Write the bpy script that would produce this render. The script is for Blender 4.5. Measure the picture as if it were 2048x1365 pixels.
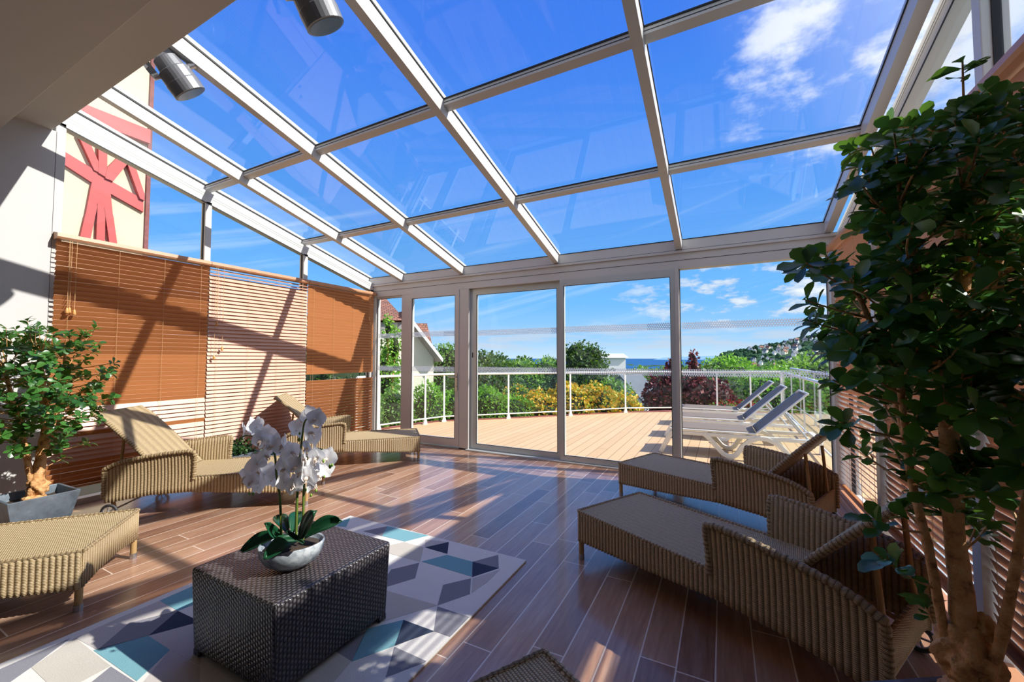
import bpy, math, random
import numpy as np
from mathutils import Vector, Matrix

for o in list(bpy.data.objects): bpy.data.objects.remove(o)
SC = bpy.context.scene
COL = SC.collection
PI = math.pi
random.seed(7)
RS = np.random.RandomState(11)

# ------------------------------------------------------------------ camera
F = 812.5; CAMH = 1.3
YAW = math.atan2(421.5, math.hypot(F, 34.5)); PITCH = math.atan2(34.5, F)
cam = bpy.data.cameras.new('camera'); co = bpy.data.objects.new('camera', cam); COL.objects.link(co)
cam.sensor_width = 36; cam.lens = 36 * F / 2048; cam.clip_start = .05; cam.clip_end = 60000
co.location = (0, 0, CAMH); co.rotation_euler = (PI / 2 + PITCH, 0, YAW)
SC.camera = co
_fh = np.array([-math.sin(YAW), math.cos(YAW), 0]); _r = np.array([math.cos(YAW), math.sin(YAW), 0]); _z = np.array([0, 0, 1.])
_fw = _fh * math.cos(PITCH) + _z * math.sin(PITCH); _up = -_fh * math.sin(PITCH) + _z * math.cos(PITCH)
def at(x, y, ax, v):
    """point of the place seen at photo pixel (x, y), on the real plane coordinate[ax] = v"""
    d = _fw + _r * (x - 1024) / F - _up * (y - 682.5) / F
    c = np.array([0, 0, CAMH]); return c + d * ((v - c[ax]) / d[ax])
def atd(x, y, dist):
    d = _fw + _r * (x - 1024) / F - _up * (y - 682.5) / F
    d = d / math.hypot(d[0], d[1]); return np.array([0, 0, CAMH]) + d * dist

# ------------------------------------------------------------------ sky, sun, exposure
def srgb(r, g, b):
    f = lambda c: c / 12.92 if c <= .04045 else ((c + .055) / 1.055) ** 2.4
    return (f(r / 255), f(g / 255), f(b / 255), 1)
SC.view_settings.view_transform = 'Standard'; SC.view_settings.look = 'None'
SC.view_settings.exposure = 0.26; SC.view_settings.gamma = 1
SC.view_settings.use_curve_mapping = False
SC.cycles.max_bounces = 10; SC.cycles.transparent_max_bounces = 24
SC.cycles.diffuse_bounces = 5; SC.cycles.glossy_bounces = 4
SC.cycles.caustics_reflective = False; SC.cycles.caustics_refractive = False
SC.cycles.sample_clamp_indirect = 6
SC.cycles.use_denoising = True

sun = bpy.data.lights.new('sun', 'SUN'); so = bpy.data.objects.new('sun', sun); COL.objects.link(so)
sun.energy = 6.0; sun.angle = math.radians(.55); sun.color = (1, .95, .87)
SUNV = Vector((-1.18, -.34, -1.0)).normalized()
so.rotation_euler = SUNV.to_track_quat('-Z', 'Y').to_euler()

class NT:
    """tiny helper to write node graphs as expressions"""
    def __init__(s, tree): s.t = tree; s.n = tree.nodes; s.l = tree.links
    def node(s, kind, **kw):
        x = s.n.new(kind)
        for k, v in kw.items(): setattr(x, k, v)
        return x
    def put(s, sock, v):
        if isinstance(v, bpy.types.NodeSocket): s.l.new(v, sock)
        elif v is not None: sock.default_value = v
    def m(s, op, a, b=None, c=None, clamp=False):
        x = s.node('ShaderNodeMath', operation=op, use_clamp=clamp)
        s.put(x.inputs[0], a)
        if b is not None: s.put(x.inputs[1], b)
        if c is not None: s.put(x.inputs[2], c)
        return x.outputs[0]
    def vm(s, op, a, b=None, sc=None):
        x = s.node('ShaderNodeVectorMath', operation=op); s.put(x.inputs[0], a)
        if b is not None: s.put(x.inputs[1], b)
        if sc is not None: s.put(x.inputs[3], sc)
        return x.outputs[1] if op in ('DOT_PRODUCT', 'LENGTH') else x.outputs[0]
    def xyz(s, v):
        x = s.node('ShaderNodeSeparateXYZ'); s.put(x.inputs[0], v); return x.outputs
    def comb(s, a, b, c):
        x = s.node('ShaderNodeCombineXYZ'); s.put(x.inputs[0], a); s.put(x.inputs[1], b); s.put(x.inputs[2], c); return x.outputs[0]
    def noise(s, v, scale, detail=3, rough=.5):
        x = s.node('ShaderNodeTexNoise'); s.put(x.inputs['Vector'], v)
        x.inputs['Scale'].default_value = scale; x.inputs['Detail'].default_value = detail; x.inputs['Roughness'].default_value = rough
        return x.outputs['Fac']
    def white(s, v):
        x = s.node('ShaderNodeTexWhiteNoise'); s.put(x.inputs['Vector'], v); return x.outputs
    def ramp(s, f, stops, interp='LINEAR'):
        x = s.node('ShaderNodeValToRGB'); s.put(x.inputs[0], f); r = x.color_ramp; r.interpolation = interp
        r.elements[0].position = stops[0][0]; r.elements[0].color = stops[0][1]
        r.elements[1].position = stops[-1][0]; r.elements[1].color = stops[-1][1]
        for p, c in stops[1:-1]: e = r.elements.new(p); e.color = c
        return x.outputs[0]
    def mix(s, f, a, b, kind='MIX'):
        x = s.node('ShaderNodeMix', data_type='RGBA', blend_type=kind); s.put(x.inputs[0], f); s.put(x.inputs[6], a); s.put(x.inputs[7], b)
        return x.outputs[2]
    def sstep(s, v, a, b):
        x = s.node('ShaderNodeMapRange', interpolation_type='SMOOTHSTEP'); s.put(x.inputs[0], v)
        x.inputs[1].default_value = a; x.inputs[2].default_value = b; return x.outputs[0]

W = bpy.data.worlds.new('sky'); SC.world = W; W.use_nodes = True
t = NT(W.node_tree); t.n.clear()
tc = t.node('ShaderNodeTexCoord'); D = tc.outputs['Generated']
dx, dy, dz = t.xyz(D)
sky = t.ramp(t.m('MAXIMUM', dz, 0.0), [(0, srgb(196, 222, 242)), (.04, srgb(158, 204, 242)), (.13, srgb(112, 182, 243)), (.35, srgb(84, 154, 238)), (.62, srgb(62, 124, 228)), (1, srgb(48, 100, 208))])
# sky whitened round the sun and away to the back, added as neutral fill
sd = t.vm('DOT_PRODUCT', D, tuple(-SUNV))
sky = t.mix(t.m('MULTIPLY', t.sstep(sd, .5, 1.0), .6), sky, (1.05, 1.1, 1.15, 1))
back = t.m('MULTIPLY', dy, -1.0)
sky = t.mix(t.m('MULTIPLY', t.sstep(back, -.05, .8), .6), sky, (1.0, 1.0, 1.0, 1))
# high drifting cloud, planar projected
hz = t.m('ADD', t.m('MAXIMUM', dz, .02), .12)
pv = t.comb(t.m('DIVIDE', dx, hz), t.m('DIVIDE', dy, hz), 0.0)
n1 = t.noise(pv, 2.4, 9, .62)
cd = Vector(tuple(at(1730, 60, 2, 400) - np.array([0, 0, CAMH]))).normalized()
m1 = t.sstep(t.vm('DOT_PRODUCT', D, tuple(cd)), .955, .998)
c1 = t.sstep(t.m('ADD', n1, t.m('MULTIPLY', m1, .17)), .60, .76)
c1 = t.m('MULTIPLY', c1, t.m('MULTIPLY', m1, 1.0))
sky = t.mix(t.m('MULTIPLY', c1, .9), sky, (.88, .92, .97, 1))
# cumulus low in the sky and a thin grey bank above the sea
az = t.m('ARCTAN2', dx, dy)
pv2 = t.comb(t.m('MULTIPLY', az, 1.0), t.m('MULTIPLY', dz, 2.6), 0.0)
n2 = t.noise(pv2, 9.0, 8, .6)
rightness = t.sstep(az, -.42, .05)
band = t.m('MULTIPLY', t.sstep(dz, .045, .09), t.m('SUBTRACT', 1.0, t.sstep(dz, .15, .26)))
n2 = t.m('ADD', n2, t.m('MULTIPLY', t.sstep(az, -.25, -.05), .045))
c2 = t.m('MULTIPLY', t.sstep(n2, .53, .62), t.m('MULTIPLY', band, rightness))
sky = t.mix(t.m('MULTIPLY', c2, .9), sky, t.mix(t.sstep(n2, .56, .75), srgb(196, 210, 228), srgb(246, 249, 252)))
pv3 = t.comb(t.m('MULTIPLY', az, 1.0), t.m('MULTIPLY', dz, 7.0), 3.0)
n3 = t.noise(pv3, 7.0, 6, .55)
b3 = t.m('MULTIPLY', t.sstep(dz, .008, .03), t.m('SUBTRACT', 1.0, t.sstep(dz, .055, .085)))
sky = t.mix(t.m('MULTIPLY', t.m('MULTIPLY', t.sstep(n3, .40, .62), b3), .75), sky, srgb(192, 206, 224))
# faint cirrus streaks
pv4 = t.comb(t.m('ADD', t.m('MULTIPLY', az, 2.0), t.m('MULTIPLY', dz, -5.0)), t.m('MULTIPLY', t.m('ADD', dz, t.m('MULTIPLY', az, -.25)), 16.0), 0.0)
n4 = t.noise(pv4, 1.6, 5, .55)
b4 = t.m('MULTIPLY', t.sstep(dz, .06, .12), t.m('SUBTRACT', 1.0, t.sstep(dz, .25, .4)))
sky = t.mix(t.m('MULTIPLY', t.m('MULTIPLY', t.sstep(n4, .5, .72), b4), .4), sky, srgb(214, 232, 250))
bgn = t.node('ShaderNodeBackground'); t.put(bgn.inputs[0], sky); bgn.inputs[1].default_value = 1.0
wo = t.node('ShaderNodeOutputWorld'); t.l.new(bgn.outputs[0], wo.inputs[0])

# ------------------------------------------------------------------ materials
def mat_new(name):
    m = bpy.data.materials.new(name); m.use_nodes = True; tt = NT(m.node_tree); tt.n.clear()
    out = tt.node('ShaderNodeOutputMaterial'); b = tt.node('ShaderNodeBsdfPrincipled'); tt.l.new(b.outputs[0], out.inputs[0])
    return m, tt, b, out
def bump(tt, b, h, dist, strength=1.0):
    x = tt.node('ShaderNodeBump'); tt.put(x.inputs['Height'], h); x.inputs['Distance'].default_value = dist; x.inputs['Strength'].default_value = strength
    tt.l.new(x.outputs[0], b.inputs['Normal'])
def simple(name, rgb, rough=.5, metal=0, var=.06, scale=6, spec=.5):
    m, tt, b, o = mat_new(name); tc = tt.node('ShaderNodeTexCoord'); n = tt.noise(tc.outputs['Object'], scale, 3)
    c = srgb(*rgb) if max(rgb) > 1 else (*rgb, 1)
    lo = tuple(x * (1 - var) for x in c[:3]) + (1,); hi = tuple(min(1, x * (1 + var)) for x in c[:3]) + (1,)
    tt.put(b.inputs['Base Color'], tt.mix(n, lo, hi)); b.inputs['Roughness'].default_value = rough; b.inputs['Metallic'].default_value = metal
    b.inputs['Specular IOR Level'].default_value = spec
    return m
def leafmat(name, rgbs, rough=.4, trans=.35):
    m, tt, b, o = mat_new(name)
    at_ = tt.node('ShaderNodeAttribute', attribute_name='rnd'); f = at_.outputs['Fac']
    st = [(i / (len(rgbs) - 1), srgb(*c)) for i, c in enumerate(rgbs)]
    col = tt.ramp(f, st); tt.put(b.inputs['Base Color'], col); b.inputs['Roughness'].default_value = rough
    tr = tt.node('ShaderNodeBsdfTranslucent'); tt.put(tr.inputs[0], tt.mix(.5, col, srgb(150, 200, 60)) if trans > .2 else col)
    mx = tt.node('ShaderNodeMixShader'); mx.inputs[0].default_value = trans
    tt.l.new(b.outputs[0], mx.inputs[1]); tt.l.new(tr.outputs[0], mx.inputs[2]); tt.l.new(mx.outputs[0], o.inputs[0])
    return m
def glassmat(name, tint, refl=1.0):
    m, tt, b, o = mat_new(name); tt.n.remove(b)
    tr = tt.node('ShaderNodeBsdfTransparent'); tr.inputs[0].default_value = (*tint, 1)
    gl = tt.node('ShaderNodeBsdfGlossy'); gl.inputs['Roughness'].default_value = 0.0
    ge = tt.node('ShaderNodeNewGeometry'); fr = tt.node('ShaderNodeFresnel'); tt.put(fr.inputs[0], tt.m('ADD', 1.45, tt.m('MULTIPLY', ge.outputs['Backfacing'], 1 / 1.45 - 1.45)))
    mx = tt.node('ShaderNodeMixShader'); tt.put(mx.inputs[0], tt.m('MULTIPLY', fr.outputs[0], refl, clamp=True))
    tt.l.new(tr.outputs[0], mx.inputs[1]); tt.l.new(gl.outputs[0], mx.inputs[2]); tt.l.new(mx.outputs[0], o.inputs[0])
    return m

M = {}
M['frame'] = simple('white_lacquered_aluminium', (203, 202, 198), .35, 0, .02)
M['frame_grey'] = simple('satin_aluminium', (196, 202, 200), .32, .25, .02)
M['seal'] = simple('black_rubber', (18, 18, 20), .6)
M['plaster'] = simple('painted_plaster', (200, 199, 197), .7, 0, .03, 3)
M['ceil'] = simple('ceiling_paint', (190, 188, 184), .75, 0, .03, 3)
M['glass_roof'] = glassmat('roof_glass', (.985, .99, 1.0), .7)
M['glass_wall'] = glassmat('wall_glass', (.985, .992, .992), .5)
M['glass_rail'] = glassmat('railing_glass', (.93, .97, .96), .5)
M['white_plastic'] = simple('white_resin', (238, 238, 232), .38, 0, .02)
M['white_rail'] = simple('white_railing_paint', (240, 240, 238), .4, 0, .02)
M['steel'] = simple('brushed_steel', (190, 192, 195), .3, .9, .03)
M['dark_housing'] = simple('dark_grey_die_cast', (122, 124, 128), .4, .25, .05)
M['black'] = simple('black_rubber_cable', (20, 20, 22), .5)
M['soil'] = simple('dark_soil', (58, 46, 36), .95, 0, .4, 60)
M['kerb'] = simple('white_sill_paint', (214, 212, 206), .5)
M['orchid_stem'] = simple('orchid_stem_green', (92, 110, 44), .45, 0, .2, 20)
M['bud'] = simple('orchid_bud_green', (120, 160, 50), .4)
M['orchid_leaf'] = simple('orchid_leaf_green', (22, 72, 44), .28, 0, .2, 14)
M['cord'] = simple('blind_cord', (206, 164, 116), .7)
M['tassel'] = simple('wooden_tassel', (214, 158, 92), .4, 0, .1, 30)
M['tyre'] = simple('grey_tyre', (60, 62, 66), .6)
M['timber_red'] = simple('red_painted_timber', (178, 72, 70), .55, 0, .12, 3)
M['render'] = simple('beige_render', (214, 196, 168), .85, 0, .06, 2)
M['brickstrip'] = simple('weathered_red_timber', (128, 76, 74), .8, 0, .45, 22)
M['ground'] = simple('garden_ground', (70, 76, 44), .95, 0, .4, 2)
M['kerb_red'] = simple('red_edging', (168, 96, 84), .8, 0, .3, 20)
M['cream_wall'] = simple('cream_house_wall', (234, 228, 206), .8, 0, .04, .5)
M['grey_timber'] = simple('grey_house_timber', (150, 146, 146), .7)
M['white_wall'] = simple('white_house_wall', (240, 240, 238), .8)
M['slate'] = simple('slate_roof', (96, 100, 112), .7, 0, .15, .3)
M['red_roof'] = simple('brown_red_roof', (140, 92, 76), .8, 0, .15, .3)
M['dark_window'] = simple('dark_window', (60, 66, 78), .2)

# wood floor tiles
def plankmat(name, pitch, length, cols, gap, gapcol, rough, gapw=.02, grain=1.0, flip=False, wear=.0):
    m, tt, b, o = mat_new(name); tc = tt.node('ShaderNodeTexCoord'); x, y, z = tt.xyz(tc.outputs['Object'])
    u = tt.m('DIVIDE', tt.m('ADD', x, 20 * pitch + .055), pitch); iu = tt.m('FLOOR', u); fu = tt.m('FRACT', u)
    off = tt.m('MULTIPLY', tt.white(tt.comb(iu, 3.0, 0.0))[0], length)
    v = tt.m('DIVIDE', tt.m('ADD', tt.m('ADD', y, off), 40.0), length); iv = tt.m('FLOOR', v); fv = tt.m('FRACT', v)
    r = tt.white(tt.comb(iu, iv, 1.0))[0]
    gv = tt.comb(tt.m('MULTIPLY', x, 26.0), tt.m('MULTIPLY', y, 2.2), tt.m('MULTIPLY', r, 17.0))
    g = tt.noise(gv, 2.0, 6, .62)
    f = tt.m('ADD', tt.m('MULTIPLY', r, .45), tt.m('MULTIPLY', tt.m('SUBTRACT', g, .5), 1.1 * grain))
    f = tt.m('ADD', f, .26, clamp=True)
    col = tt.ramp(f, [(i / (len(cols) - 1), srgb(*c)) for i, c in enumerate(cols)])
    if wear:
        w = tt.noise(tt.comb(tt.m('MULTIPLY', x, 8.0), y, 0.0), 1.2, 5, .6)
        col = tt.mix(tt.m('MULTIPLY', tt.sstep(w, .5, .75), wear), col, srgb(206, 190, 176))
    gw = tt.m('MAXIMUM', tt.m('LESS_THAN', fu, gapw), tt.m('LESS_THAN', fv, gapw * pitch / length))
    col = tt.mix(tt.m('MULTIPLY', gw, gap), col, srgb(*gapcol))
    tt.put(b.inputs['Base Color'], col)
    tt.put(b.inputs['Roughness'], tt.m('ADD', rough, tt.m('MULTIPLY', g, .14)))
    bump(tt, b, tt.m('SUBTRACT', tt.m('MULTIPLY', g, .25), gw), .002, .6)
    return m
M['floor'] = plankmat('wood_look_floor', .147, 1.2, [(106, 72, 56), (136, 97, 75), (164, 123, 96), (186, 147, 119), (206, 173, 147)], 1.0, (232, 214, 194), .25, .042, .75, wear=.3)
_b = [n for n in M['floor'].node_tree.nodes if n.type == 'BSDF_PRINCIPLED'][0]; _b.inputs['Coat Weight'].default_value = .55; _b.inputs['Coat Roughness'].default_value = .13; _b.inputs['Specular IOR Level'].default_value = .6
M['deck'] = plankmat('composite_deck', .145, 4.0, [(198, 164, 124), (208, 176, 134), (216, 185, 144)], .85, (120, 84, 60), .65, .05, .5)

# blind slats: orange-stained wood, the upper face painted paler as if washed out by sun
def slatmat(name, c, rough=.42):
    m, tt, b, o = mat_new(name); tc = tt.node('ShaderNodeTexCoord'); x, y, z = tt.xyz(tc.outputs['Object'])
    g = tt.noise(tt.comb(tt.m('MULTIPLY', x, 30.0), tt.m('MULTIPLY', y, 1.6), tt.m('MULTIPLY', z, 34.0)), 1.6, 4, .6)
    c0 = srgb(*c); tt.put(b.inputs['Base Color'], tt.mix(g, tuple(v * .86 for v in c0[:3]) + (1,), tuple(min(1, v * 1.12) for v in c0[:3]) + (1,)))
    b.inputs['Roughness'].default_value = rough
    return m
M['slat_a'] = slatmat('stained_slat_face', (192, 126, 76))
M['slat_sunlit'] = slatmat('sunlit_slat_face', (208, 162, 136))
M['pelmet'] = slatmat('wood_pelmet', (196, 142, 106))

# wicker
def wicker(name, lo, mid, hi, pitch, fine, rough=.5, ribs=False, axis=0):
    """UV in metres; ribs across u, fine weave along v"""
    m, tt, b, o = mat_new(name); uv = tt.node('ShaderNodeUVMap'); u, v, w = tt.xyz(uv.outputs[0])
    if axis: u, v = v, u
    iu = tt.m('FLOOR', tt.m('DIVIDE', u, pitch)); fu = tt.m('FRACT', tt.m('DIVIDE', u, pitch))
    rib = tt.m('ABSOLUTE', tt.m('SINE', tt.m('MULTIPLY', fu, PI)))
    ph = tt.m('MULTIPLY', tt.m('MODULO', iu, 2.0), .5)
    fn = tt.m('ABSOLUTE', tt.m('SINE', tt.m('MULTIPLY', tt.m('ADD', tt.m('DIVIDE', v, fine), ph), PI)))
    h = tt.m('MULTIPLY', tt.m('POWER', rib, .6), tt.m('ADD', .35, tt.m('MULTIPLY', fn, .65)))
    n = tt.noise(tt.comb(tt.m('MULTIPLY', u, 40.0), tt.m('MULTIPLY', v, 60.0), 0.0), 1.0, 3)
    f = tt.m('MULTIPLY', h, tt.m('ADD', .72, tt.m('MULTIPLY', n, .56)), clamp=True)
    tt.put(b.inputs['Base Color'], tt.ramp(f, [(0, srgb(*lo)), (.45, srgb(*mid)), (1, srgb(*hi))]))
    b.inputs['Roughness'].default_value = rough
    bump(tt, b, h, .004, .9)
    return m
M['wick_side'] = wicker('rattan_side_weave', (104, 84, 58), (166, 143, 106), (206, 185, 146), .0245, .0075)
M['wick_seat'] = wicker('rattan_seat_weave', (84, 66, 44), (164, 143, 106), (206, 187, 146), .0125, .009, axis=1)
M['wick_rim'] = wicker('rattan_rim_wrap', (80, 62, 40), (156, 132, 94), (200, 178, 138), .02, .006)
M['wick_dark'] = wicker('dark_brown_weave', (10, 9, 10), (44, 41, 43), (96, 92, 96), .016, .021, .24)
M['cane'] = simple('rattan_cane', (176, 144, 96), .5, 0, .15, 30)

# zinc planter, marble bowl, bark
m, tt, b, o = mat_new('zinc_sheet'); tc = tt.node('ShaderNodeTexCoord'); n = tt.noise(tc.outputs['Object'], 9, 7, .65)
tt.put(b.inputs['Base Color'], tt.ramp(n, [(.25, srgb(74, 84, 94)), (.55, srgb(112, 124, 136)), (.8, srgb(160, 170, 180))])); b.inputs['Metallic'].default_value = .35
tt.put(b.inputs['Roughness'], tt.m('ADD', .35, tt.m('MULTIPLY', n, .25))); M['zinc'] = m
m, tt, b, o = mat_new('marble_glaze'); tc = tt.node('ShaderNodeTexCoord'); x, y, z = tt.xyz(tc.outputs['Object'])
n = tt.noise(tt.comb(tt.m('ADD', x, tt.m('MULTIPLY', z, .9)), y, tt.m('MULTIPLY', z, .4)), 17, 6, .62)
tt.put(b.inputs['Base Color'], tt.ramp(n, [(.36, srgb(84, 94, 106)), (.5, srgb(148, 157, 166)), (.64, srgb(196, 202, 208))])); b.inputs['Roughness'].default_value = .25; M['marble'] = m
m, tt, b, o = mat_new('tree_bark'); tc = tt.node('ShaderNodeTexCoord'); n = tt.noise(tc.outputs['Object'], 24, 6, .65); n2 = tt.noise(tc.outputs['Object'], 90, 3)
tt.put(b.inputs['Base Color'], tt.ramp(n, [(.3, srgb(120, 78, 44)), (.46, srgb(206, 152, 96)), (.75, srgb(228, 190, 138))])); b.inputs['Roughness'].default_value = .7
bump(tt, b, tt.m('ADD', n, tt.m('MULTIPLY', n2, .4)), .012, .8); M['bark'] = m
# mossy / craggy
M['rock'] = simple('mossy_rock', (98, 108, 84), .9, 0, .4, 40)
# petals
m, tt, b, o = mat_new('orchid_petal'); b.inputs['Base Color'].default_value = srgb(250, 250, 250); b.inputs['Roughness'].default_value = .5
tr = tt.node('ShaderNodeBsdfTranslucent'); tr.inputs[0].default_value = srgb(246, 246, 248); mx = tt.node('ShaderNodeMixShader'); mx.inputs[0].default_value = .3
tt.l.new(b.outputs[0], mx.inputs[1]); tt.l.new(tr.outputs[0], mx.inputs[2]); tt.l.new(mx.outputs[0], o.inputs[0]); M['petal'] = m
M['lip'] = simple('orchid_lip', (226, 204, 188), .4, 0, .2, 60)
# rug
def rugmat(name, c):
    m, tt, b, o = mat_new(name); tc = tt.node('ShaderNodeTexCoord'); n = tt.noise(tc.outputs['Object'], 180, 4, .7); n2 = tt.noise(tc.outputs['Object'], 5, 3)
    c0 = srgb(*c); f = tt.m('ADD', tt.m('MULTIPLY', n, .6), tt.m('MULTIPLY', n2, .4))
    tt.put(b.inputs['Base Color'], tt.mix(f, tuple(v * .80 for v in c0[:3]) + (1,), tuple(min(1, v * 1.15) for v in c0[:3]) + (1,)))
    b.inputs['Roughness'].default_value = .95; b.inputs['Specular IOR Level'].default_value = .1; bump(tt, b, n, .004, .5); return m
RC = {'w': (226, 222, 216), 'l': (196, 190, 186), 'g': (138, 138, 146), 'n': (62, 72, 92), 't': (122, 170, 180), 'b': (198, 192, 182)}
for k, c in RC.items(): M['rug_' + k] = rugmat('rug_pile_' + k, c)
# lounger mesh cloth
M['cloth'] = simple('taupe_mesh_cloth', (128, 114, 100), .7, 0, .1, 200)
# tile roof
m, tt, b, o = mat_new('clay_tiles'); uv = tt.node('ShaderNodeUVMap'); br = tt.node('ShaderNodeTexBrick'); tt.l.new(uv.outputs[0], br.inputs[0])
br.inputs['Color1'].default_value = srgb(164, 112, 92); br.inputs['Color2'].default_value = srgb(122, 88, 76); br.inputs['Mortar'].default_value = srgb(78, 52, 46)
br.inputs['Scale'].default_value = 1.0; br.inputs['Brick Width'].default_value = .22; br.inputs['Row Height'].default_value = .17; br.inputs['Mortar Size'].default_value = .018
tt.l.new(br.outputs[0], b.inputs['Base Color']); b.inputs['Roughness'].default_value = .85; M['tiles'] = m
# dotted film on glass
m, tt, b, o = mat_new('dotted_frosted_film'); uv = tt.node('ShaderNodeUVMap'); u, v, w = tt.xyz(uv.outputs[0])
p = .0235; vv = tt.m('DIVIDE', v, p * .866); iv = tt.m('FLOOR', vv)
uu = tt.m('ADD', tt.m('DIVIDE', u, p), tt.m('MULTIPLY', tt.m('MODULO', iv, 2.0), .5))
a = tt.m('SUBTRACT', tt.m('FRACT', uu), .5); c = tt.m('MULTIPLY', tt.m('SUBTRACT', tt.m('FRACT', vv), .5), .866)
r2 = tt.m('SQRT', tt.m('ADD', tt.m('MULTIPLY', a, a), tt.m('MULTIPLY', c, c))); hole = tt.m('LESS_THAN', r2, .30)
tt.n.remove(b); b = tt.node('ShaderNodeMixShader'); b.inputs[0].default_value = .6; _d = tt.node('ShaderNodeBsdfDiffuse'); _d.inputs[0].default_value = srgb(232, 236, 240); _t = tt.node('ShaderNodeBsdfTranslucent'); _t.inputs[0].default_value = srgb(236, 240, 246)
tt.l.new(_d.outputs[0], b.inputs[1]); tt.l.new(_t.outputs[0], b.inputs[2])
tr = tt.node('ShaderNodeBsdfTransparent'); mx = tt.node('ShaderNodeMixShader'); tt.put(mx.inputs[0], tt.m('MULTIPLY', tt.m('SUBTRACT', 1.0, hole), .72))
tt.l.new(tr.outputs[0], mx.inputs[1]); tt.l.new(b.outputs[0], mx.inputs[2]); tt.l.new(mx.outputs[0], o.inputs[0]); M['film'] = m
# sea
m, tt, b, o = mat_new('sea_water'); tc = tt.node('ShaderNodeTexCoord'); n = tt.noise(tc.outputs['Object'], .004, 4)
tt.put(b.inputs['Base Color'], tt.mix(n, srgb(20, 72, 122), srgb(36, 98, 150))); b.inputs['Roughness'].default_value = .55; b.inputs['Specular IOR Level'].default_value = .2; M['sea'] = m
# far land
def landmat(name, cols, sc):
    m, tt, b, o = mat_new(name); tc = tt.node('ShaderNodeTexCoord'); n = tt.noise(tc.outputs['Object'], sc, 8, .65); n2 = tt.noise(tc.outputs['Object'], sc * 9, 3, .6)
    f = tt.m('ADD', tt.m('MULTIPLY', n, .6), tt.m('MULTIPLY', n2, .4))
    tt.put(b.inputs['Base Color'], tt.ramp(f, [(.34 + .34 * i / (len(cols) - 1), srgb(*c)) for i, c in enumerate(cols)])); b.inputs['Roughness'].default_value = 1; b.inputs['Specular IOR Level'].default_value = 0
    return m
M['land'] = landmat('wooded_land', [(34, 56, 62), (52, 78, 66), (84, 112, 76), (110, 134, 92)], .02)
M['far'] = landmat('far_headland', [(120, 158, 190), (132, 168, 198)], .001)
# foliage
M['lf_in'] = leafmat('glossy_tree_leaf', [(24, 58, 32), (44, 92, 42), (76, 130, 58), (34, 74, 40)], .28, .3)
M['lf_green'] = leafmat('bright_hedge_leaf', [(72, 128, 40), (128, 188, 62), (176, 222, 96), (96, 152, 54)], .5, .48)
M['lf_dark'] = leafmat('dark_tree_leaf', [(28, 52, 26), (52, 84, 38), (86, 118, 56), (40, 68, 34)], .5, .25)
M['lf_mid'] = leafmat('mid_tree_leaf', [(70, 110, 52), (120, 162, 76), (162, 196, 104), (86, 128, 64)], .5, .42)
M['lf_red'] = leafmat('burgundy_leaf', [(82, 24, 36), (128, 44, 56), (170, 96, 94), (96, 30, 44), (70, 60, 40)], .5, .2)
M['lf_yellow'] = leafmat('yellow_flower', [(226, 150, 30), (250, 198, 56), (255, 222, 110)], .6, .3)
M['lf_pot'] = leafmat('small_dark_leaf', [(24, 50, 24), (44, 84, 36), (70, 112, 48)], .5, .2)
M['lf_redfl'] = leafmat('red_flower', [(150, 20, 24), (190, 40, 40)], .6, .2)

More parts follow.
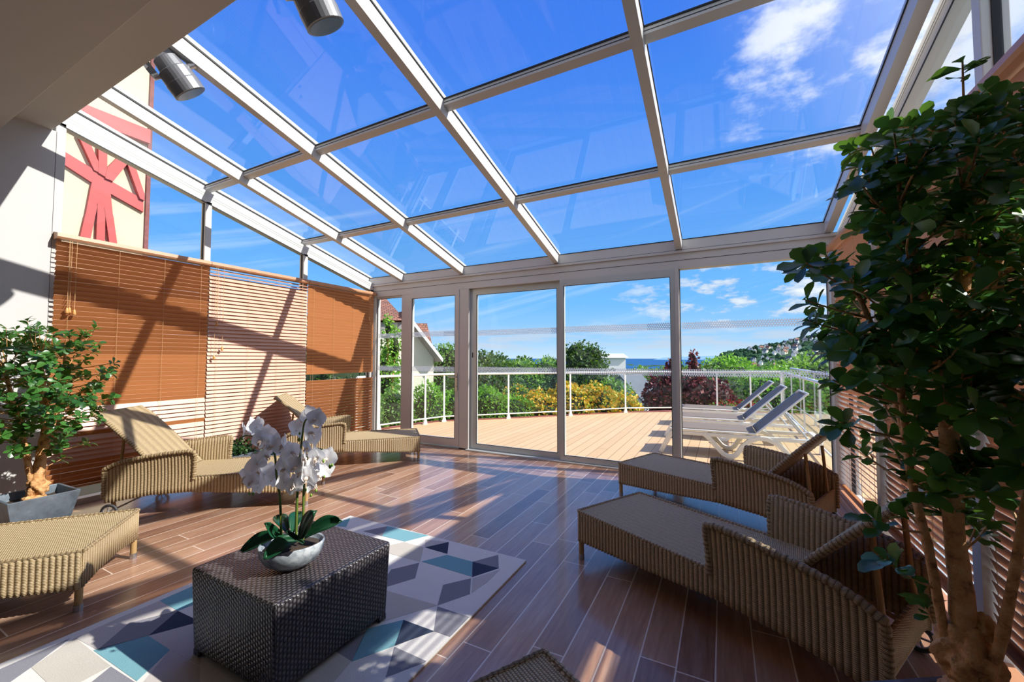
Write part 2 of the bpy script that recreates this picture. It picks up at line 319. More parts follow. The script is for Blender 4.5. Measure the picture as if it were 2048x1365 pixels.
# ------------------------------------------------------------------ mesh helpers
class MB:
    def __init__(s): s.v = []; s.f = []; s.mi = []; s.uv = {}
    def add(s, vs, fs, mi=0, uvs=None):
        n = len(s.v); s.v += [tuple(map(float, p)) for p in vs]
        for k, f in enumerate(fs):
            if uvs is not None: s.uv[len(s.f)] = [uvs[i] for i in f]
            s.f.append(tuple(i + n for i in f)); s.mi.append(mi)
    def box(s, x0, y0, z0, x1, y1, z1, mi=0):
        s.add([(x0, y0, z0), (x1, y0, z0), (x1, y1, z0), (x0, y1, z0), (x0, y0, z1), (x1, y0, z1), (x1, y1, z1), (x0, y1, z1)],
              [(0, 3, 2, 1), (4, 5, 6, 7), (0, 1, 5, 4), (1, 2, 6, 5), (2, 3, 7, 6), (3, 0, 4, 7)], mi)
    def hexa(s, p8, mi=0):
        s.add(p8, [(0, 3, 2, 1), (4, 5, 6, 7), (0, 1, 5, 4), (1, 2, 6, 5), (2, 3, 7, 6), (3, 0, 4, 7)], mi)
    def bar(s, a, b_, w, h, upv=(0, 0, 1), mi=0):
        a = Vector(a); b_ = Vector(b_); d = (b_ - a).normalized(); side = d.cross(Vector(upv)).normalized(); u = side.cross(d).normalized()
        o = [side * (sx * w / 2) + u * (sz * h / 2) for sx, sz in ((-1, -1), (1, -1), (1, 1), (-1, 1))]
        s.add([a + q for q in o] + [b_ + q for q in o], [(0, 1, 2, 3), (7, 6, 5, 4), (0, 4, 5, 1), (1, 5, 6, 2), (2, 6, 7, 3), (3, 7, 4, 0)], mi)
    def prism(s, poly, ax, lo, hi, mi=0):
        """poly: 2d points on the two other axes, extruded along ax"""
        n = len(poly)
        def P(p, w): q = list(p); q.insert(ax, w); return q
        vs = [P(p, lo) for p in poly] + [P(p, hi) for p in poly]
        s.add(vs, [tuple(range(n))[::-1], tuple(range(n, 2 * n))] + [(i, (i + 1) % n, (i + 1) % n + n, i + n) for i in range(n)], mi)
    def tube(s, pts, r, n=8, mi=0, cap=True, closed=False):
        pts = [Vector(p) for p in pts]; k = len(pts); rr = r if hasattr(r, '__len__') else [r] * k
        vs = []; fs = []; uv = []; prev = None; L = 0
        for i, p in enumerate(pts):
            if closed: d = pts[(i + 1) % k] - pts[i - 1]
            else: d = pts[min(i + 1, k - 1)] - pts[max(i - 1, 0)]
            d.normalize()
            if prev is None: prev = d.orthogonal().normalized()
            u = (prev - d * prev.dot(d)).normalized(); prev = u; w = d.cross(u)
            if i: L += (pts[i] - pts[i - 1]).length
            for j in range(n):
                a = 2 * PI * j / n; vs.append(p + (u * math.cos(a) + w * math.sin(a)) * rr[i]); uv.append((L, j / n * 2 * PI * rr[i]))
        for i in range(k if closed else k - 1):
            for j in range(n):
                a, b_ = i * n + j, i * n + (j + 1) % n; c, d_ = ((i + 1) % k) * n + (j + 1) % n, ((i + 1) % k) * n + j
                fs.append((a, b_, c, d_))
        s.add(vs, fs, mi, uv)
        if cap and not closed: s.add(vs[:n], [tuple(range(n))[::-1]], mi); s.add(vs[-n:], [tuple(range(n))], mi)
    def lathe(s, prof, c=(0, 0, 0), n=24, mi=0, sx=1, sy=1, rot=0):
        vs = []; fs = []; k = len(prof)
        for r, z in prof:
            for j in range(n):
                a = 2 * PI * j / n; x, y = r * math.cos(a) * sx, r * math.sin(a) * sy
                vs.append((c[0] + x * math.cos(rot) - y * math.sin(rot), c[1] + x * math.sin(rot) + y * math.cos(rot), c[2] + z))
        for i in range(k - 1):
            for j in range(n): fs.append((i * n + j, i * n + (j + 1) % n, (i + 1) * n + (j + 1) % n, (i + 1) * n + j))
        fs.append(tuple(range(n))[::-1]); fs.append(tuple(range((k - 1) * n, k * n)))
        s.add(vs, fs, mi)
    def build(s, name, mats, parent=None, smooth=False, bevel=0, seg=2, loc=None):
        me = bpy.data.meshes.new(name); me.from_pydata(s.v, [], s.f)
        mats = mats if isinstance(mats, (list, tuple)) else [mats]
        for m_ in mats: me.materials.append(M[m_] if isinstance(m_, str) else m_)
        me.polygons.foreach_set('material_index', s.mi)
        if smooth: me.polygons.foreach_set('use_smooth', [True] * len(s.f))
        V = np.array(s.v); lay = me.uv_layers.new(name='UVMap'); out = np.zeros((len(me.loops), 2)); li = 0
        for i, f in enumerate(s.f):
            if i in s.uv: out[li:li + len(f)] = s.uv[i]
            else:
                P = V[list(f)]; nn = np.cross(P[1] - P[0], P[2] - P[0]); a = int(np.argmax(np.abs(nn)))
                ax = {0: (1, 2), 1: (0, 2), 2: (0, 1)}[a]; out[li:li + len(f)] = P[:, ax]
            li += len(f)
        lay.data.foreach_set('uv', out.ravel())
        me.update()
        o = bpy.data.objects.new(name, me); COL.objects.link(o)
        if parent: o.parent = parent
        if loc is not None: o.location = loc
        if bevel:
            b_ = o.modifiers.new('bevel', 'BEVEL'); b_.width = bevel; b_.segments = seg; b_.limit_method = 'ANGLE'
        return o
def tag(o, label=None, cat=None, group=None, kind=None):
    if label: o['label'] = label
    if cat: o['category'] = cat
    if group: o['group'] = group
    if kind: o['kind'] = kind
    return o
def thing(name, loc, label, cat, rz=0, group=None, kind=None):
    o = bpy.data.objects.new(name, None); COL.objects.link(o); o.location = loc; o.rotation_euler = (0, 0, rz); o.empty_display_size = .1
    return tag(o, label, cat, group, kind)
def struct(o): o['kind'] = 'structure'; return o
def structbox(name, m_, *b6): mb = MB(); mb.box(*b6); return struct(mb.build(name, m_))
def kids(o): return [c for c in bpy.data.objects if c.parent == o]
def copy_tree(o, parent=None):
    c = o.copy(); COL.objects.link(c)
    if parent: c.parent = parent
    for k in kids(o):
        if k is not c: copy_tree(k, c)
    return c

# leaves as real little folded blades, numpy built
def leaves(name, pos, nrm, direc, size, mat, parent=None, shape='obovate', rnd=None, wid=.5):
    """pos: base of each leaf; direc: growing direction; nrm: face direction"""
    pos = np.asarray(pos, float); d = np.asarray(direc, float); n = np.asarray(nrm, float)
    d = d / np.linalg.norm(d, axis=1)[:, None]; n = n - d * (n * d).sum(1)[:, None]; n /= np.linalg.norm(n, axis=1)[:, None] + 1e-9
    s_ = np.cross(d, n); N = len(pos); size = np.broadcast_to(np.asarray(size, float), (N,))
    if shape == 'obovate':
        T = np.array([(0, 0, 0), (.34, -.22, .06), (.34, 0, .02), (.34, .22, .06), (.66, -.42, .08), (.66, 0, .02), (.66, .42, .08), (.88, -.30, .03), (.88, .30, .03), (1, 0, -.03)])
        T[:, 1] *= wid / .5
        Fc = [(0, 1, 2), (0, 2, 3), (1, 4, 5, 2), (2, 5, 6, 3), (4, 7, 9, 5), (5, 9, 8, 6)]
    else:
        T = np.array([(0, 0, 0), (.5, -.3, .07), (.5, .3, .07), (1, 0, 0)]); T[:, 1] *= wid / .5
        Fc = [(0, 1, 3), (0, 3, 2)]
    K = len(T)
    V = pos[:, None, :] + size[:, None, None] * (T[None, :, 0, None] * d[:, None, :] + T[None, :, 1, None] * s_[:, None, :] + T[None, :, 2, None] * n[:, None, :])
    V = V.reshape(-1, 3)
    me = bpy.data.meshes.new(name)
    lt = [len(f) for f in Fc]; base = np.concatenate([np.array(f) for f in Fc]); nl = len(base)
    loops = (base[None, :] + (np.arange(N) * K)[:, None]).ravel(); tot = np.tile(np.array(lt), N); st = np.concatenate([[0], np.cumsum(tot)[:-1]])
    me.vertices.add(len(V)); me.vertices.foreach_set('co', V.ravel()); me.loops.add(len(loops)); me.loops.foreach_set('vertex_index', loops.astype(np.int32))
    me.polygons.add(len(tot)); me.polygons.foreach_set('loop_start', st.astype(np.int32)); me.polygons.foreach_set('loop_total', tot.astype(np.int32))
    if rnd is None: rnd = RS.rand(N)
    me.polygons.foreach_set('use_smooth', [True] * len(tot))
    at_ = me.attributes.new('rnd', 'FLOAT', 'POINT'); at_.data.foreach_set('value', np.repeat(rnd, K).astype(np.float32))
    me.materials.append(M[mat]); me.update(calc_edges=True); me.validate()
    o = bpy.data.objects.new(name, me); COL.objects.link(o)
    if parent: o.parent = parent
    return o
def unit(n): v = RS.normal(size=(n, 3)); return v / np.linalg.norm(v, axis=1)[:, None]

# ================================================================== THE SETTING
YF = 4.865; SL = .262
ZR = lambda y: 2.512 + SL * (YF - y)          # underside of the rafters
ZG = lambda y: ZR(y) + .122                   # underside of the roof glass
XL, XR = -5.10, 1.0

mb = MB(); mb.box(-5.2, -3.2, -.12, 1.12, 4.98, 0); struct(mb.build('floor', 'floor'))
mb = MB(); mb.box(-5.4, -3.2, 3.13, 1.4, .934, 3.3); mb.box(-5.4, .93, 3.27, 1.4, 1.217, 3.8)
struct(mb.build('ceiling', 'ceil', bevel=.006))
structbox('wall_left', 'plaster', -5.4, -3.2, -.12, XL, 1.245, 3.27)
structbox('wall_back', 'plaster', -5.4, -3.3, -.12, 1.3, -3.2, 3.27)
structbox('wall_right', 'plaster', XR, -3.2, -.12, 1.3, 1.2, 3.27)

# roof: six rafters, glass laid in three rows
RX = [-5.19, -4.447, -3.305, -1.843, -.38, .967]
for i, x in enumerate(RX):
    mb = MB(); w = .066; y0, y1 = 1.18, YF
    P = lambda X, y, z: (X, y, z)
    mb.hexa([(x - w, y0, ZR(y0)), (x, y0, ZR(y0)), (x, y1, ZR(y1)), (x - w, y1, ZR(y1)), (x - w, y0, ZG(y0)), (x, y0, ZG(y0)), (x, y1, ZG(y1)), (x - w, y1, ZG(y1))])
    mb.hexa([(x - w - .006, y0, ZG(y0) - .009), (x + .006, y0, ZG(y0) - .009), (x + .006, y1, ZG(y1) - .009), (x - w - .006, y1, ZG(y1) - .009), (x - w - .006, y0, ZG(y0) - .001), (x + .006, y0, ZG(y0) - .001), (x + .006, y1, ZG(y1) - .001), (x - w - .006, y1, ZG(y1) - .001)], 1)
    mb.hexa([(x - w, y0, ZG(y0) + .01), (x, y0, ZG(y0) + .01), (x, y1 + .06, ZG(y1 + .06) + .01), (x - w, y1 + .06, ZG(y1 + .06) + .01), (x - w, y0, ZG(y0) + .04), (x, y0, ZG(y0) + .04), (x, y1 + .06, ZG(y1 + .06) + .04), (x - w, y1 + .06, ZG(y1 + .06) + .04)])
    for yy in ():
        pass
    struct(mb.build('roof_rafter', ['frame', 'seal']))
YP = [1.217, 2.43, 3.637, YF]
for i in range(5):
    xa, xb = RX[i], RX[i + 1] - .066
    for y in YP[1:3]:
        mb = MB(); d = .062
        mb.hexa([(xa, y, ZG(y) - .052), (xb, y, ZG(y) - .052), (xb, y + d, ZG(y + d) - .052), (xa, y + d, ZG(y + d) - .052), (xa, y, ZG(y) - .001), (xb, y, ZG(y) - .001), (xb, y + d, ZG(y + d) - .001), (xa, y + d, ZG(y + d) - .001)])
        mb.box(xa, y - .006, ZG(y) - .010, xb, y + .002, ZG(y) + .001, 1)
        mb.box(xa, y - .002, ZG(y) - .034, xb, y + .001, ZG(y) - .030, 1)
        struct(mb.build('roof_purlin', ['frame_grey' if 0 else 'frame', 'seal']))
    for j in range(3):
        y0, y1 = YP[j] + (.02 if j == 0 else 0), YP[j + 1] + (.05 if j == 2 else 0)
        y0 += .004; y1 -= .004
        mb = MB(); mb.hexa([(xa - .02, y0, ZG(y0)), (xb + .02, y0, ZG(y0)), (xb + .02, y1, ZG(y1)), (xa - .02, y1, ZG(y1)), (xa - .02, y0, ZG(y0) + .008), (xb + .02, y0, ZG(y0) + .008), (xb + .02, y1, ZG(y1) + .008), (xa - .02, y1, ZG(y1) + .008)])
        struct(mb.build('roof_pane', 'glass_roof'))
    mb = MB(); mb.box(xa, YF - .004, 2.512, xb, YF + .03, ZG(YF) - .004); mb.box(xa, YF - .008, ZG(YF) - .012, xb, YF + .02, ZG(YF) - .003, 1)
    struct(mb.build('trim_eave', ['frame', 'seal']))

# glazed front
def fx(px): return float(at(px, 700, 1, YF)[0])
mb = MB(); mb.box(XL - .09, YF - .02, 2.478, XR + .06, YF + .12, 2.506); mb.box(XL - .09, YF - .004, 2.506, XR + .06, YF + .1, 2.514, 1)
mb.box(XL - .09, YF, 2.30, XR + .06, YF + .1, 2.478); mb.box(XL - .05, YF - .003, 2.395, XR, YF, 2.399, 1)
struct(mb.build('trim_header', ['frame', 'seal']))
posts = [(-5.19, fx(751)), (fx(802.5), fx(817)), (fx(918), fx(937)), (fx(1349.5), fx(1359.5)), (fx(1662), 1.06)]
for a, b_ in posts:
    struct_ = MB(); struct_.box(a, YF, 0, b_, YF + .1, 2.30); struct(struct_.build('trim_post', 'frame', bevel=.003))
mb = MB(); mb.box(fx(935), YF - .05, 0, XR, YF + .11, .018); mb.box(-5.1, YF - .0, 0, fx(935), YF + .11, .018); struct(mb.build('trim_threshold', 'frame_grey'))
def framed(name, x0, x1, z0, z1, y, st, rb, rt, depth=.045, mat='frame', bands=True):
    """a glazed leaf: stiles st wide, bottom rail rb, top rail rt"""
    e = thing(name, (x0, y, z0), None, None); e['kind'] = 'structure'
    w, h = x1 - x0, z1 - z0
    mb = MB(); mb.box(0, 0, 0, st, depth, h); mb.box(w - st, 0, 0, w, depth, h); mb.box(st, 0, 0, w - st, depth, rb); mb.box(st, 0, h - rt, w - st, depth, h)
    g = .005
    for b6 in ((st, -.001, rb, st + g, .012, h - rt), (w - st - g, -.001, rb, w - st, .012, h - rt), (st, -.001, rb, w - st, .012, rb + g), (st, -.001, h - rt - g, w - st, .012, h - rt)): mb.box(*b6, 1)
    mb.build('frame', [mat, 'seal'], e)
    mb = MB(); mb.box(st, depth * .45, rb, w - st, depth * .45 + .006, h - rt); mb.build('pane', 'glass_wall', e)
    if bands:
        for zb, hh in ((1.625 - z0, .078), (1.10 - z0, .078)):
            mb = MB(); mb.box(st + .01, depth * .45 - .0015, zb, w - st - .01, depth * .45 - .0005, zb + hh)
            f = mb.build('frosted_band', 'film', e)
    return e
framed('window_1', fx(751), fx(802.5), .018, 2.30, YF + .02, .012, .05, .03)
d1 = framed('door_1', fx(817), fx(918), .03, 2.30, YF - .01, .066, .11, .075, .06)
w_ = fx(918) - fx(817)
mb = MB(); mb.box(w_ - .05, -.012, .80, w_ - .018, 0, 1.05); mb.tube([(w_ - .034, -.01, 1.0), (w_ - .034, -.05, 1.0)], .009); mb.tube([(w_ - .034, -.048, 1.0), (w_ - .15, -.05, 1.0)], .008); mb.tube([(w_ - .034, -.02, .86), (w_ - .034, -.004, .86)], .012)
mb.build('handle', 'steel', d1, smooth=False)
s1 = framed('door_2', fx(937), fx(1126), .02, 2.30, YF + .052, .10, .07, .09, .045, 'frame_grey')
mb = MB(); mb.box(.03, -.004, 1.29, .045, .002, 1.36); mb.build('latch', 'black', s1)
s2 = framed('door_3', fx(1120), fx(1352), .02, 2.30, YF - .005, .05, .065, .08, .045, 'frame_grey')
framed('window_2', fx(1359.5), fx(1662), .018, 2.36, YF + .03, .008, .06, .02)
mb = MB(); mb.box(fx(1352), YF - .012, .018, fx(1359), YF, 2.33); struct(mb.build('trim_stile', 'frame'))

# side walls of glass
def sidewall(X0, X1, side, wn):
    xm = (X0 + X1) / 2
    for y in (1.27, 2.43, 3.637, 4.84):
        mb = MB(); mb.box(X0, y - .032, .0, X1, y + .032, ZR(y) - .09); struct(mb.build('trim_mullion', 'frame', bevel=.004))
    mb = MB(); y0, y1 = 1.217, YF
    for dz0, dz1 in ((-.115, .02),):
        mb.hexa([(X0, y0, ZR(y0) + dz0), (X1, y0, ZR(y0) + dz0), (X1, y1, ZR(y1) + dz0), (X0, y1, ZR(y1) + dz0), (X0, y0, ZR(y0) + dz1), (X1, y0, ZR(y0) + dz1), (X1, y1, ZR(y1) + dz1), (X0, y1, ZR(y1) + dz1)])
    gx = X1 if side < 0 else X0
    for k, (o1, o2) in enumerate(((-.122, -.112), (-.02, -.014), (-.045, -.04))):
        mb.hexa([(gx - .002, y0, ZR(y0) + o1), (gx + .002, y0, ZR(y0) + o1), (gx + .002, y1, ZR(y1) + o1), (gx - .002, y1, ZR(y1) + o1), (gx - .002, y0, ZR(y0) + o2), (gx + .002, y0, ZR(y0) + o2), (gx + .002, y1, ZR(y1) + o2), (gx - .002, y1, ZR(y1) + o2)], 1 if k == 0 else 2)
    struct(mb.build('trim_gable_rail', ['frame', 'seal', 'frame_grey']))
    mb = MB(); mb.box(X0, 1.24, 0, X1, YF, .05); struct(mb.build('trim_sill', 'kerb'))
    for i, (a, b_) in enumerate(((1.302, 2.398), (2.462, 3.605), (3.669, 4.808))):
        mb = MB(); zt = ZR(a) - .115, ZR(b_) - .115
        mb.hexa([(xm, a, .05), (xm + .006, a, .05), (xm + .006, b_, .05), (xm, b_, .05), (xm, a, zt[0]), (xm + .006, a, zt[0]), (xm + .006, b_, zt[1]), (xm, b_, zt[1])])
        s_ = .006; e = thing('window_%d' % (wn + i), (0, 0, 0), None, None, kind='structure')
        mb.build('pane', 'glass_wall', e)
        q = MB()
        for yy in (a, b_ - s_): q.box(xm - .012, yy, .05, xm + .018, yy + s_, (zt[0] if yy == a else zt[1]))
        q.build('gasket', 'seal', e)
sidewall(-5.19, -5.10, -1, 3)
sidewall(1.0, 1.09, 1, 6)
for y in (2.43, 3.637, 4.835):
    structbox('trim_mullion', 'frame', .925, y - .034, 0, .9995, y + .034, 2.32)
# terrace
DP = [(-5.95, 4.98), (-5.62, 5.35), (-5.38, 6.4), (-5.2, 6.85), (-4.2, 7.8), (-3.15, 8.9), (-2.12, 10.0), (-1.05, 10.85), (-.1, 11.2), (.6, 11.4), (1.4, 11.7), (4.5, 12.6), (4.5, 4.98)]
mb = MB(); mb.prism(DP[::-1], 2, -.14, -.012); struct(mb.build('terrace_deck', 'deck'))
mb = MB()
for (a, b_) in zip(DP[:-3], DP[1:-2]):
    v = Vector((b_[0] - a[0], b_[1] - a[1], 0)); n = Vector((-v.y, v.x, 0)).normalized() * .17
    mb.hexa([(a[0], a[1], -.2), (b_[0], b_[1], -.2), (b_[0] + n.x, b_[1] + n.y, -.2), (a[0] + n.x, a[1] + n.y, -.2), (a[0], a[1], -.006), (b_[0], b_[1], -.006), (b_[0] + n.x, b_[1] + n.y, -.006), (a[0] + n.x, a[1] + n.y, -.006)])
struct(mb.build('terrace_edging', 'kerb_red'))

# ground, town plain, hillside, sea
azs = np.radians(np.linspace(-100, 75, 121)); rad = np.array([5, 9, 14, 22, 35, 60, 100, 170, 300, 480, 700, 900, 1100, 1300, 1500, 1700, 1900, 2150, 2450, 2800, 3300])
zr = np.interp(rad, [5, 14, 35, 60, 100, 300, 600, 1400, 4000], [-.25, -1.6, -4.5, -8, -13, -30, -36, -39.3, -39.4])
def hill(px_az):   # crest height above the camera-level horizon line in photo rows, by bearing
    return np.interp(px_az, [-30, 25.5, 28, 31, 34, 37, 41, 48, 60, 80], [0, 0, 9, 18, 26, 38, 48, 60, 66, 60])
vs = []; fs = []
YD = math.degrees(YAW)
for i, r in enumerate(rad):
    for j, a in enumerate(azs):
        ad = math.degrees(a)                     # bearing from +Y towards +X
        rel = ad + YD
        hz = float(hill(rel)); k = min(1, max(0, (r - 900) / 1350)); k = k * k * (3 - 2 * k)
        z = zr[i] + (hz / 812 * 2150 * 1.0 + (40 if hz > 0 else 0)) * k
        if r > 2500: z = zr[i] + (z - zr[i]) * .8
        if hz <= 0 and r > 1550: z = -44
        if r > 60: z += RS.normal() * min(4, r * .003)
        vs.append((math.sin(a) * r, math.cos(a) * r, z))
nA = len(azs)
for i in range(len(rad) - 1):
    for j in range(nA - 1): fs.append((i * nA + j, i * nA + j + 1, (i + 1) * nA + j + 1, (i + 1) * nA + j))
mb = MB(); mb.add(vs, fs); struct(mb.build('ground', 'land', smooth=True))
mb = MB(); mb.box(-40000, 300, -41, 40000, 42000, -40.2); struct(mb.build('sea', 'sea'))
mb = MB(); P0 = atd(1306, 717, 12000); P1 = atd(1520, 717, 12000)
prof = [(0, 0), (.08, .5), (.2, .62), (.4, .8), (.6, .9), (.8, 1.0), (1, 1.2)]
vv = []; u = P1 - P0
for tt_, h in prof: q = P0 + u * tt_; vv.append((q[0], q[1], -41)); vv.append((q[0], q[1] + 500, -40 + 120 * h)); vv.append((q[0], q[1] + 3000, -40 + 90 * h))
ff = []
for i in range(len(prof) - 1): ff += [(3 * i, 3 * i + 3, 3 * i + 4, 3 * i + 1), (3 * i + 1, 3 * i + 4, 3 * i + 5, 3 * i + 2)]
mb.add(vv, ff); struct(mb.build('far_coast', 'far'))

# ================================================================== BLINDS
def blind(y0, y1, x, s, segs, label, pulls=(), group=None, ztop=2.315):
    """segs: list of (z_low, z_high, tilt_fn(z))"""
    e = thing('venetian_blind', (x, (y0 + y1) / 2, 0), label, 'blind', group=group); L = (y1 - y0) / 2 - .0045
    mb = MB(); pitch = .0425; wd = .05
    for (za, zb, fn) in segs:
        z = zb
        while z > za:
            th = math.radians(fn(z) + random.uniform(-1.3, 1.3)); W = Vector((s * math.cos(th), 0, math.sin(th))); N = Vector((-s * math.sin(th), 0, math.cos(th)))
            c = Vector((0, 0, z)); dy = random.uniform(-.003, .003); sag = random.uniform(-.0015, .0015)
            q = []
            for yy in (-L, L):
                for a, b_ in ((-1, -1), (1, -1), (1, 1), (-1, 1)): q.append(c + W * (a * wd / 2) + N * (b_ * .0014) + Vector((0, yy + dy, sag * (1 if yy > 0 else -1))))
            n = len(mb.v); mb.v += [tuple(p) for p in q]
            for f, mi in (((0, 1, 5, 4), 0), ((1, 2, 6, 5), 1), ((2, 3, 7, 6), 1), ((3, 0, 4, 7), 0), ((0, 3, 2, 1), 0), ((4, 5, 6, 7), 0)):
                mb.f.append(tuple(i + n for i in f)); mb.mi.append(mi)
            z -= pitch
    mb.build('slats', ['slat_a', 'slat_sunlit'], e)
    zmin = min(sg[0] for sg in segs)
    for k, fy in enumerate((-.86, -.3, .3, .86)):
        mb = MB()
        for dx_ in (.024, -.024): mb.tube([(s * dx_, fy * L, zmin), (s * dx_, fy * L, ztop)], .0011, 5)
        mb.build('ladder_cord', 'cord', e)
    mb = MB(); mb.box(-.025, -L, zmin - .03, .025, L, zmin - .016); mb.build('bottom_rail', 'slat_a', e, bevel=.003)
    for (py, pz) in pulls:
        mb = MB(); yy = py - (y0 + y1) / 2; xx = s * .045
        mb.tube([(xx, yy, ztop + .005), (xx, yy, pz + .03)], .0018, 5); c = mb.build('pull_cord', 'cord', e)
        mb = MB(); mb.lathe([(.004, .034), (.007, .03), (.010, .012), (.0125, -.008), (.010, -.014), (.004, -.017)], (xx, yy, pz), 12); mb.build('tassel', 'tassel', c, smooth=True)
    return e
rA = random.Random(3)
def t1(z):
    if z > 1.95: return 47
    if z > 1.35: return 54
    if z > .93: return 66
    if z > .35: return 64 if int(z / .0425) % 6 == 2 else -66
    return 62
BX = -5.052
blind(1.255, 2.43, BX, 1, [(.20, 2.29, t1)], 'orange wooden venetian blind next to the white pillar behind the left potted tree', [(1.33, 1.70), (1.345, 1.705), (1.375, 1.69)])
blind(2.43, 3.637, BX, 1, [(.18, 2.29, lambda z: -65 if z < 2.24 else -30)], 'pale pinkish wooden venetian blind, middle one of the left glass wall', [(2.50, 1.68), (2.56, 1.40), (2.48, 1.30)])
blind(3.637, 4.83, BX, 1, [(1.10, 2.29, lambda z: 68), (.15, .97, lambda z: 56)], 'orange wooden venetian blind with an open gap, next to the glazed front', [(4.70, 1.93), (4.72, 1.85), (4.74, 1.50)])
for y0, y1, nm in ((1.25, 2.43, 'wooden pelmet over the orange blind beside the white pillar'), (2.43, 3.63, 'wooden pelmet over the pale middle blind of the left wall'), (3.63, 4.85, 'wooden pelmet over the left wall blind nearest the glazed front')):
    mb = MB(); a = .002
    mb.prism([(-5.098, 2.325), (-5.008, 2.325), (-4.998, 2.34), (-5.003, 2.372), (-5.098, 2.392)], 1, y0 + a, y1 - a)
    tag(mb.build('pelmet', 'pelmet'), nm, 'pelmet')
def rt(z, y, ph):
    if y == 1:   # nearest panel
        if 1.72 < z < 2.0: return -52
        if 1.18 < z < 1.30: return -50
        return 71 + 2 * math.sin(z * 9)
    if z < 1.0 and y == 3: return 50
    return (64 if y == 3 else 70) + 3 * math.sin(z * 7 + ph)
blind(1.26, 2.395, .958, -1, [(.2, 2.29, lambda z: rt(z, 1, 0))], 'pinkish wooden venetian blind on the right wall, behind the trunk of the right tree')
blind(2.465, 3.60, .958, -1, [(.2, 2.29, lambda z: rt(z, 2, 1))], 'pinkish wooden venetian blind on the right wall, between the two white mullions')
blind(3.672, 4.80, .958, -1, [(.15, 2.29, lambda z: rt(z, 3, 2))], 'wooden venetian blind with light between its slats, right wall next to the glazed front')
for y0, y1, nm in ((1.25, 2.43, 'wooden pelmet on the right wall nearest the camera'), (2.43, 3.63, 'wooden pelmet in the middle of the right wall behind the tree crown'), (3.63, 4.85, 'wooden pelmet on the right wall next to the glazed front')):
    mb = MB(); mb.prism([(.998, 2.325), (.908, 2.325), (.898, 2.34), (.903, 2.372), (.998, 2.392)][::-1], 1, y0 + .002, y1 - .002)
    tag(mb.build('pelmet', 'pelmet'), nm, 'pelmet')
for X0, X1, nm in ((-5.10, -5.01, 'long low wooden box rail under the left wall blinds'), (.91, 1.0, 'long low wooden box rail under the right wall blinds')):
    if X0 > 0:
        mb = MB(); mb.box(X0, 1.3, 0, X1, 4.8, .05); mb.box(X0 + .02, 1.3, .05, X1, 4.8, .085); tag(mb.build('floor_rail', 'pelmet', bevel=.006), nm, 'rail')

